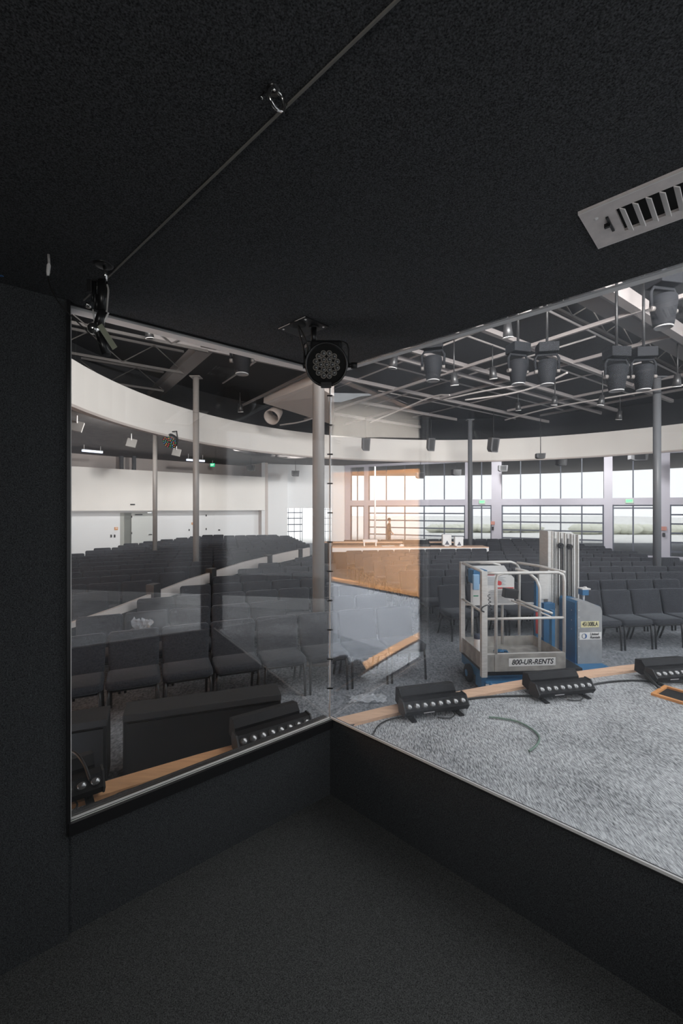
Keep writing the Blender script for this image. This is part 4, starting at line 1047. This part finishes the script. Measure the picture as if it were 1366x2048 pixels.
# ------------------------------------------------------------------ person at the far windows
def person(loc, rz):
    t = thing('person', 'person in dark clothes standing by the far windows, seen from the side', 'person', loc, rz)
    J = [(0, 0, .94), (0, .0, 1.15), (0, -.01, 1.35), (0, -.015, 1.48), (0, -.03, 1.56), (0, -.035, 1.66), (0, -.03, 1.75),
         (.10, 0, .88), (.11, -.02, .50), (.11, .03, .10), (.12, -.12, .04), (-.10, 0, .88), (-.11, .03, .50), (-.11, .06, .10), (-.12, -.09, .04),
         (.17, 0, 1.42), (.23, .02, 1.16), (.22, -.10, .96), (.21, -.15, .88), (-.17, 0, 1.42), (-.23, 0, 1.16), (-.20, -.16, 1.0), (-.17, -.24, .96)]
    Rr = [.15, .14, .15, .07, .055, .085, .06, .09, .065, .045, .035, .09, .065, .045, .035, .065, .048, .036, .03, .065, .048, .036, .03]
    Ed = [(0, 1), (1, 2), (2, 3), (3, 4), (4, 5), (5, 6), (0, 7), (7, 8), (8, 9), (9, 10), (0, 11), (11, 12), (12, 13), (13, 14), (2, 15), (15, 16), (16, 17), (17, 18), (2, 19), (19, 20), (20, 21), (21, 22)]
    for h, s in ((18, 1), (22, -1)):
        b = Vector(J[h])
        for i in range(5):
            n0 = len(J); ox = (i - 2) * .016
            J.append((b.x + ox, b.y - .05, b.z - (.03 if i else .0))); Rr.append(.010); J.append((b.x + ox, b.y - .075, b.z - .05)); Rr.append(.008)
            Ed += [(h, n0), (n0, n0 + 1)]
    me = bpy.data.meshes.new('body'); me.from_pydata(J, Ed, []); o = bpy.data.objects.new('body', me); COL.objects.link(o)
    md = o.modifiers.new('s', 'SKIN'); me.skin_vertices[0].data[0].use_root = True
    for i, r_ in enumerate(Rr): me.skin_vertices[0].data[i].radius = (r_, r_ * (.8 if i in (0, 1, 2) else 1))
    o.modifiers.new('d', 'SUBSURF').levels = 1; o.modifiers['d'].render_levels = 1
    bpy.context.view_layer.update()
    m2 = bpy.data.meshes.new_from_object(o.evaluated_get(bpy.context.evaluated_depsgraph_get())); bpy.data.objects.remove(o)
    m2.materials.clear(); m2.materials.append(M['cloth']); m2.materials.append(M['skin'])
    for f in m2.polygons:
        f.use_smooth = True; z = f.center.z
        if z > 1.5 or (abs(f.center.x) > .15 and f.center.y < -.13 and z < 1.02): f.material_index = 1
    b = bpy.data.objects.new('body', m2); COL.objects.link(b); b.parent = t
    MB().lathe((0, -.01, 1.66), (0, .1, 1), [(-.04, .092), (.03, .098), (.08, .09), (.115, .06), (.13, 0)], 16).build('hair', M['hair'], t)
    return t
person((at(778, HY, 24.2).x, 24.2, HF), R(70))

# ------------------------------------------------------------------ booth fixtures
# hanging LED par in the glass corner
PZ = TOP
pl = thing('led_par_light', 'black round LED spotlight hung from the booth ceiling in the glass corner', 'spotlight', (-.162, 1.845, PZ))
ang = math.atan2(V.y, V.x)
Tp = Matrix.Rotation(ang, 4, 'Z')
MB().box(-.085, .085, -.065, .065, -.006, 0, Tp).build('ceiling_plate', M['blackmetal'], pl)
MB().add([Tp @ Vector(v) for v in ((-.086, -.066, -.006), (.086, -.066, -.006), (.086, -.066, -.003), (-.086, -.066, -.003))], [(0, 1, 2, 3)]).build('plate_edge', M['channel'], pl)
for sx in (-1, 1):
    for sy in (-1, 1): MB().lathe(Tp @ Vector((sx * .07, sy * .05, -.006)), (0, 0, -1), [(0, .005), (.002, .004), (.003, 0)], 8).build('screw', M['channel'], pl)
sx_, sy_ = .045, -.01
MB().cyl((sx_, sy_, -.006), (sx_, sy_, -.075), .012, n=12).cyl((sx_, sy_, -.006), (sx_, sy_, -.012), .022, n=14).build('stem', M['blackmetal'], pl)
MB().lathe((-.02, -.035, -.006), (0, 0, -1), [(0, .034), (.002, .034), (.004, .022), (.004, 0)], 18).build('cable_gland', M['rubber'], pl)
hc = Vector((.098, .0, -.165)); fd = Vector((.03, -.95, -.22)).normalized()
yk = [(hc.x - .093, 0, hc.z), (hc.x - .095, 0, -.085), (hc.x - .08, 0, -.068), (hc.x + .07, 0, -.068), (hc.x + .088, 0, -.078), (hc.x + .095, 0, -.10), (hc.x + .093, 0, hc.z)]
mb = MB()
for i in range(len(yk) - 1):
    p0, p1 = Vector(yk[i]), Vector(yk[i + 1]); d = (p1 - p0).normalized(); n_ = Vector((0, 1, 0)); s = d.cross(n_).normalized() * .0025
    w2_ = n_ * .016
    mb.add([p0 - w2_ - s, p0 + w2_ - s, p0 + w2_ + s, p0 - w2_ + s, p1 - w2_ - s, p1 + w2_ - s, p1 + w2_ + s, p1 - w2_ + s], [(3, 2, 1, 0), (4, 5, 6, 7), (0, 1, 5, 4), (1, 2, 6, 5), (2, 3, 7, 6), (3, 0, 4, 7)])
mb.build('yoke', M['blackmetal'], pl)
MB().cyl((hc.x - .10, 0, hc.z), (hc.x - .085, 0, hc.z), .012, n=12).cyl((hc.x + .085, 0, hc.z), (hc.x + .125, 0, hc.z), .009, n=10).cyl((hc.x + .105, 0, hc.z), (hc.x + .13, 0, hc.z), .014, n=8).build('tilt_knob', M['blackplastic'], pl)
MB().lathe(hc, fd, [(-.13, 0), (-.13, .05), (-.10, .075), (-.03, .088), (.05, .089), (.052, .083), (.045, .078)], 32).build('housing', M['blackmetal'], pl)
MB().lathe(hc, fd, [(.045, .078), (.044, .0)], 32).build('face_plate', M['void'], pl)
up_ = Vector((0, 0, 1)); a_ = fd.cross(up_).normalized(); b_ = a_.cross(fd)
MB().box(-.066, .066, -.045, .07, .02, .094, Matrix.Translation(hc), bev=.012).build('driver_box', M['blackmetal'], pl)
MB().box(-.022, .022, -.06, -.03, -.105, -.085, Matrix.Translation(hc), bev=.003).build('lower_bracket', M['blackplastic'], pl)
lens_pos = []
for (n_, r_) in ((1, 0), (6, .024), (12, .046)):
    for i in range(n_): lens_pos.append((r_ * math.cos(2 * PI * i / n_ + .26 * (n_ == 12)), r_ * math.sin(2 * PI * i / n_ + .26 * (n_ == 12))))
for u_, v_ in lens_pos:
    o = hc + fd * .044 + a_ * u_ + b_ * v_
    l = MB().lathe(o, fd, [(0, .0115), (.004, .0112), (.005, .0095), (.003, .009)], 16).build('lens_ring', M['lensring'], pl)
    MB().lathe(o, fd, [(.001, .009), (.003, .0075), (.0045, .004), (.005, 0)], 14).build('lens', M['lens'], l)
MB().tube([(-.02, -.035, -.008), (-.012, -.03, -.05), (.005, -.01, -.11), (.006, .0, -.13), (.02, .02, -.12), (.03, .04, -.1)], .004, 8, smoothpts=2).build('power_cable', M['cable'], pl)
MB().tube([(-.018, -.03, -.008), (.0, -.035, -.04), (.022, -.03, -.09), (.018, -.01, -.125), (.008, 0, -.135)], .003, 8, smoothpts=2).build('data_cable', M['cable'], pl)
MB().tube([(.05, 0, -.07), (.085, -.02, -.075), (.11, -.03, -.09), (.125, -.04, -.105)], .002, 6, smoothpts=2).build('safety_wire', M['wire'], pl)
MB().cyl((hc.x + .015, -.016, -.068), (hc.x + .015, -.026, -.068), .008, n=10).build('yoke_bolt', M['chrome'], pl)

# spotlight near the left jamb
SL = Vector((-.752, 1.375, TOP)); kx = 1.375 / FPX
st = thing('track_spotlight', 'small black adjustable spotlight hung from the booth ceiling near the left jamb', 'spotlight', SL)
def lq(px, py, dy=0): return ((px - 207) * kx, dy, -(py - 530) * kx)
MB().lathe((0, 0, 0), (0, 0, -1), [(0, .028), (.003, .028), (.005, .022), (.005, 0)], 22).build('flange', M['blackmetal'], st)
MB().tube([(.002, 0, 0), lq(211, 545), lq(211, 562)], .0055, 10).build('stem', M['chrome'], st)
MB().cyl(lq(205, 562), lq(205, 622), .014, n=14).build('upper_body', M['blackmetal'], st)
MB().cyl(lq(205, 618), lq(197, 655), .012, .016, n=14).build('lower_body', M['blackmetal'], st)
MB().lathe(Vector(lq(192, 661, -.012)), (.35, -.4, -.1), [(-.02, .008), (-.012, .017), (.0, .018), (.012, .014), (.014, 0)], 18).build('swivel', M['chrome'], st)
MB().cyl(lq(197, 660), lq(213, 711), .0135, n=16).build('barrel', M['blackmetal'], st)
p0, p1 = Vector(lq(206, 656, -.02)), Vector(lq(236, 702, -.02)); d = (p1 - p0).normalized(); s = Vector((d.z, 0, -d.x)) * .0085
MB().add([p0 - s, p0 + s, p1 + s, p1 - s, p0 - s + Vector((0, .002, 0)), p0 + s + Vector((0, .002, 0)), p1 + s + Vector((0, .002, 0)), p1 - s + Vector((0, .002, 0))], [(0, 1, 2, 3), (7, 6, 5, 4), (0, 4, 5, 1), (1, 5, 6, 2), (2, 6, 7, 3), (3, 7, 4, 0)]).build('flap', mat('scale_plate', (.35, .37, .28), .5), st)
MB().tube([lq(186, 620), lq(188, 640), lq(191, 652)], .0025, 6).build('side_arm', M['channel'], st)
MB().tube([lq(217, 626), lq(212, 636), lq(204, 652)], .0025, 6).build('side_arm', M['channel'], st)
MB().box(-.02, -.004, -.01, .01, -.09, -.05, Matrix.Translation((-.028, 0, 0)), bev=.002).box(-.045, -.02, -.008, .008, -.055, -.05).build('clamp_block', M['blackplastic'], st)
for px, y0, y1, r_ in ((185, 580, 605, .003), (190, 565, 620, .0035), (194, 590, 622, .0045)): MB().cyl(lq(px, y0), lq(px, y1), r_, n=8).build('clamp_rod', M['blackmetal'], st)
MB().lathe(lq(175, 612), (0, -.3, -1), [(-.006, 0), (-.005, .008), (.002, .010), (.004, .006)], 14).build('thumb_screw', M['chrome'], st)
MB().tube([lq(214, 570), lq(217, 580), lq(215, 600), lq(213, 625)], .003, 6, smoothpts=2).build('loop_cable', M['wire'], st)
# plug and cord from the ceiling to that spotlight
cp = Vector((-.889, 1.32, TOP)); k2 = 1.32 / FPX
def lc(px, py, dy=0): return ((px - 97) * k2, dy, -(py - 482) * k2)
pg = thing('cord_plug', 'grey plug hanging on the booth ceiling at the far left with a thin cord', 'plug', cp)
MB().cyl((0, 0, 0), lc(98, 500), .0035, n=8).build('hook', M['wire'], pg)
MB().lathe(lc(98, 500), (-.1, 0, -1), [(0, .003), (.006, .0055), (.028, .005), (.038, .003), (.038, 0)], 12).build('plug_body', M['channel'], pg)
MB().tube([lc(96, 522), lc(98, 540), lc(106, 560), lc(120, 582), lc(140, 604, .01), lc(165, 630, .03), lc(188, 654, .045)], .0022, 6, smoothpts=2).build('cord', M['cable'], pg)
# ring hook on the ceiling
hk = thing('ceiling_hook', 'small chrome ring hook screwed into the booth ceiling beside the seam', 'hook', (-.125, .80, TOP))
MB().lathe((0, 0, 0), (0, 0, -1), [(0, .013), (.004, .012), (.006, .005), (.008, 0)], 16).build('rosette', M['blackmetal'], hk)
MB().tube([(.006 + .017 * math.cos(R(t)) * .7, .012 * math.cos(R(t)), -.019 + .017 * math.sin(R(t))) for t in range(0, 360, 20)], .0036, 8, closed=True).build('ring', M['chrome'], hk)
MB().tube([(-.018, .0, -.004), (-.024, 0, -.012), (-.020, 0, -.018)], .002, 6).build('clip', M['chrome'], hk)
# blue tape
bt = MB().box(-.006, .006, -.004, .004, -.002, 0).build('tape', mat('blue_tape', (.04, .14, .34), .6)); bt.location = (-1.127, 1.44, TOP)
tag(bt, 'tiny blue tape scrap on the booth ceiling at the far left', 'tape')

# ceiling vent
va, vb = Vector((.614, 1.13)), Vector((.758, 1.276)); vd = V.copy(); vw = (vb - va)
vt = thing('ceiling_vent', 'beige metal air vent in the booth ceiling at the upper right', 'air vent', (va.x, va.y, TOP), math.atan2(V.y, V.x))
VL, VW = .62, vw.length
mb = MB().box(0, .075, 0, VW, -.008, 0).box(VL - .075, VL, 0, VW, -.008, 0).box(.075, VL - .075, 0, .045, -.008, 0).box(.075, VL - .075, VW - .045, VW, -.008, 0)
mb.build('frame', M['vent'], vt)
MB().add([(0, 0, -.0085), (VL, 0, -.0085), (VL, .004, -.0085), (0, .004, -.0085)], [(0, 1, 2, 3)]).add([(0, VW, -.0085), (VL, VW, -.0085), (VL, VW - .003, -.0085), (0, VW - .003, -.0085)], [(3, 2, 1, 0)]).build('frame_edge', M['ventslat'], vt)
MB().box(.075, VL - .075, .045, VW - .045, -.001, 0).build('duct_dark_plate', M['void'], vt)  # flat black plate drawn for the unlit duct behind the louvres
n_ = 17
for i in range(n_):
    x = .09 + i * .0275
    T = Matrix.Translation((x, 0, -.012)) @ Matrix.Rotation(R(35), 4, 'Y')
    if i == 8: MB().box(.0, .014, .045, VW - .045, -.002, .004, Matrix.Translation((x - .007, 0, -.008))).build('centre_bar', M['vent'], vt)
    else: MB().box(-.007, .007, .045, VW - .045, -.0012, .0012, T).build('louvre', M['ventslat'], vt)
MB().box(.05, .056, .06, VW - .07, -.012, -.008).box(.04, .054, .09, .098, -.018, -.008).build('damper_lever', M['blackmetal'], vt)
MB().lathe((.03, .05, -.008), (0, 0, -1), [(0, .006), (.002, .004), (.003, 0)], 10).build('screw', M['channel'], vt)
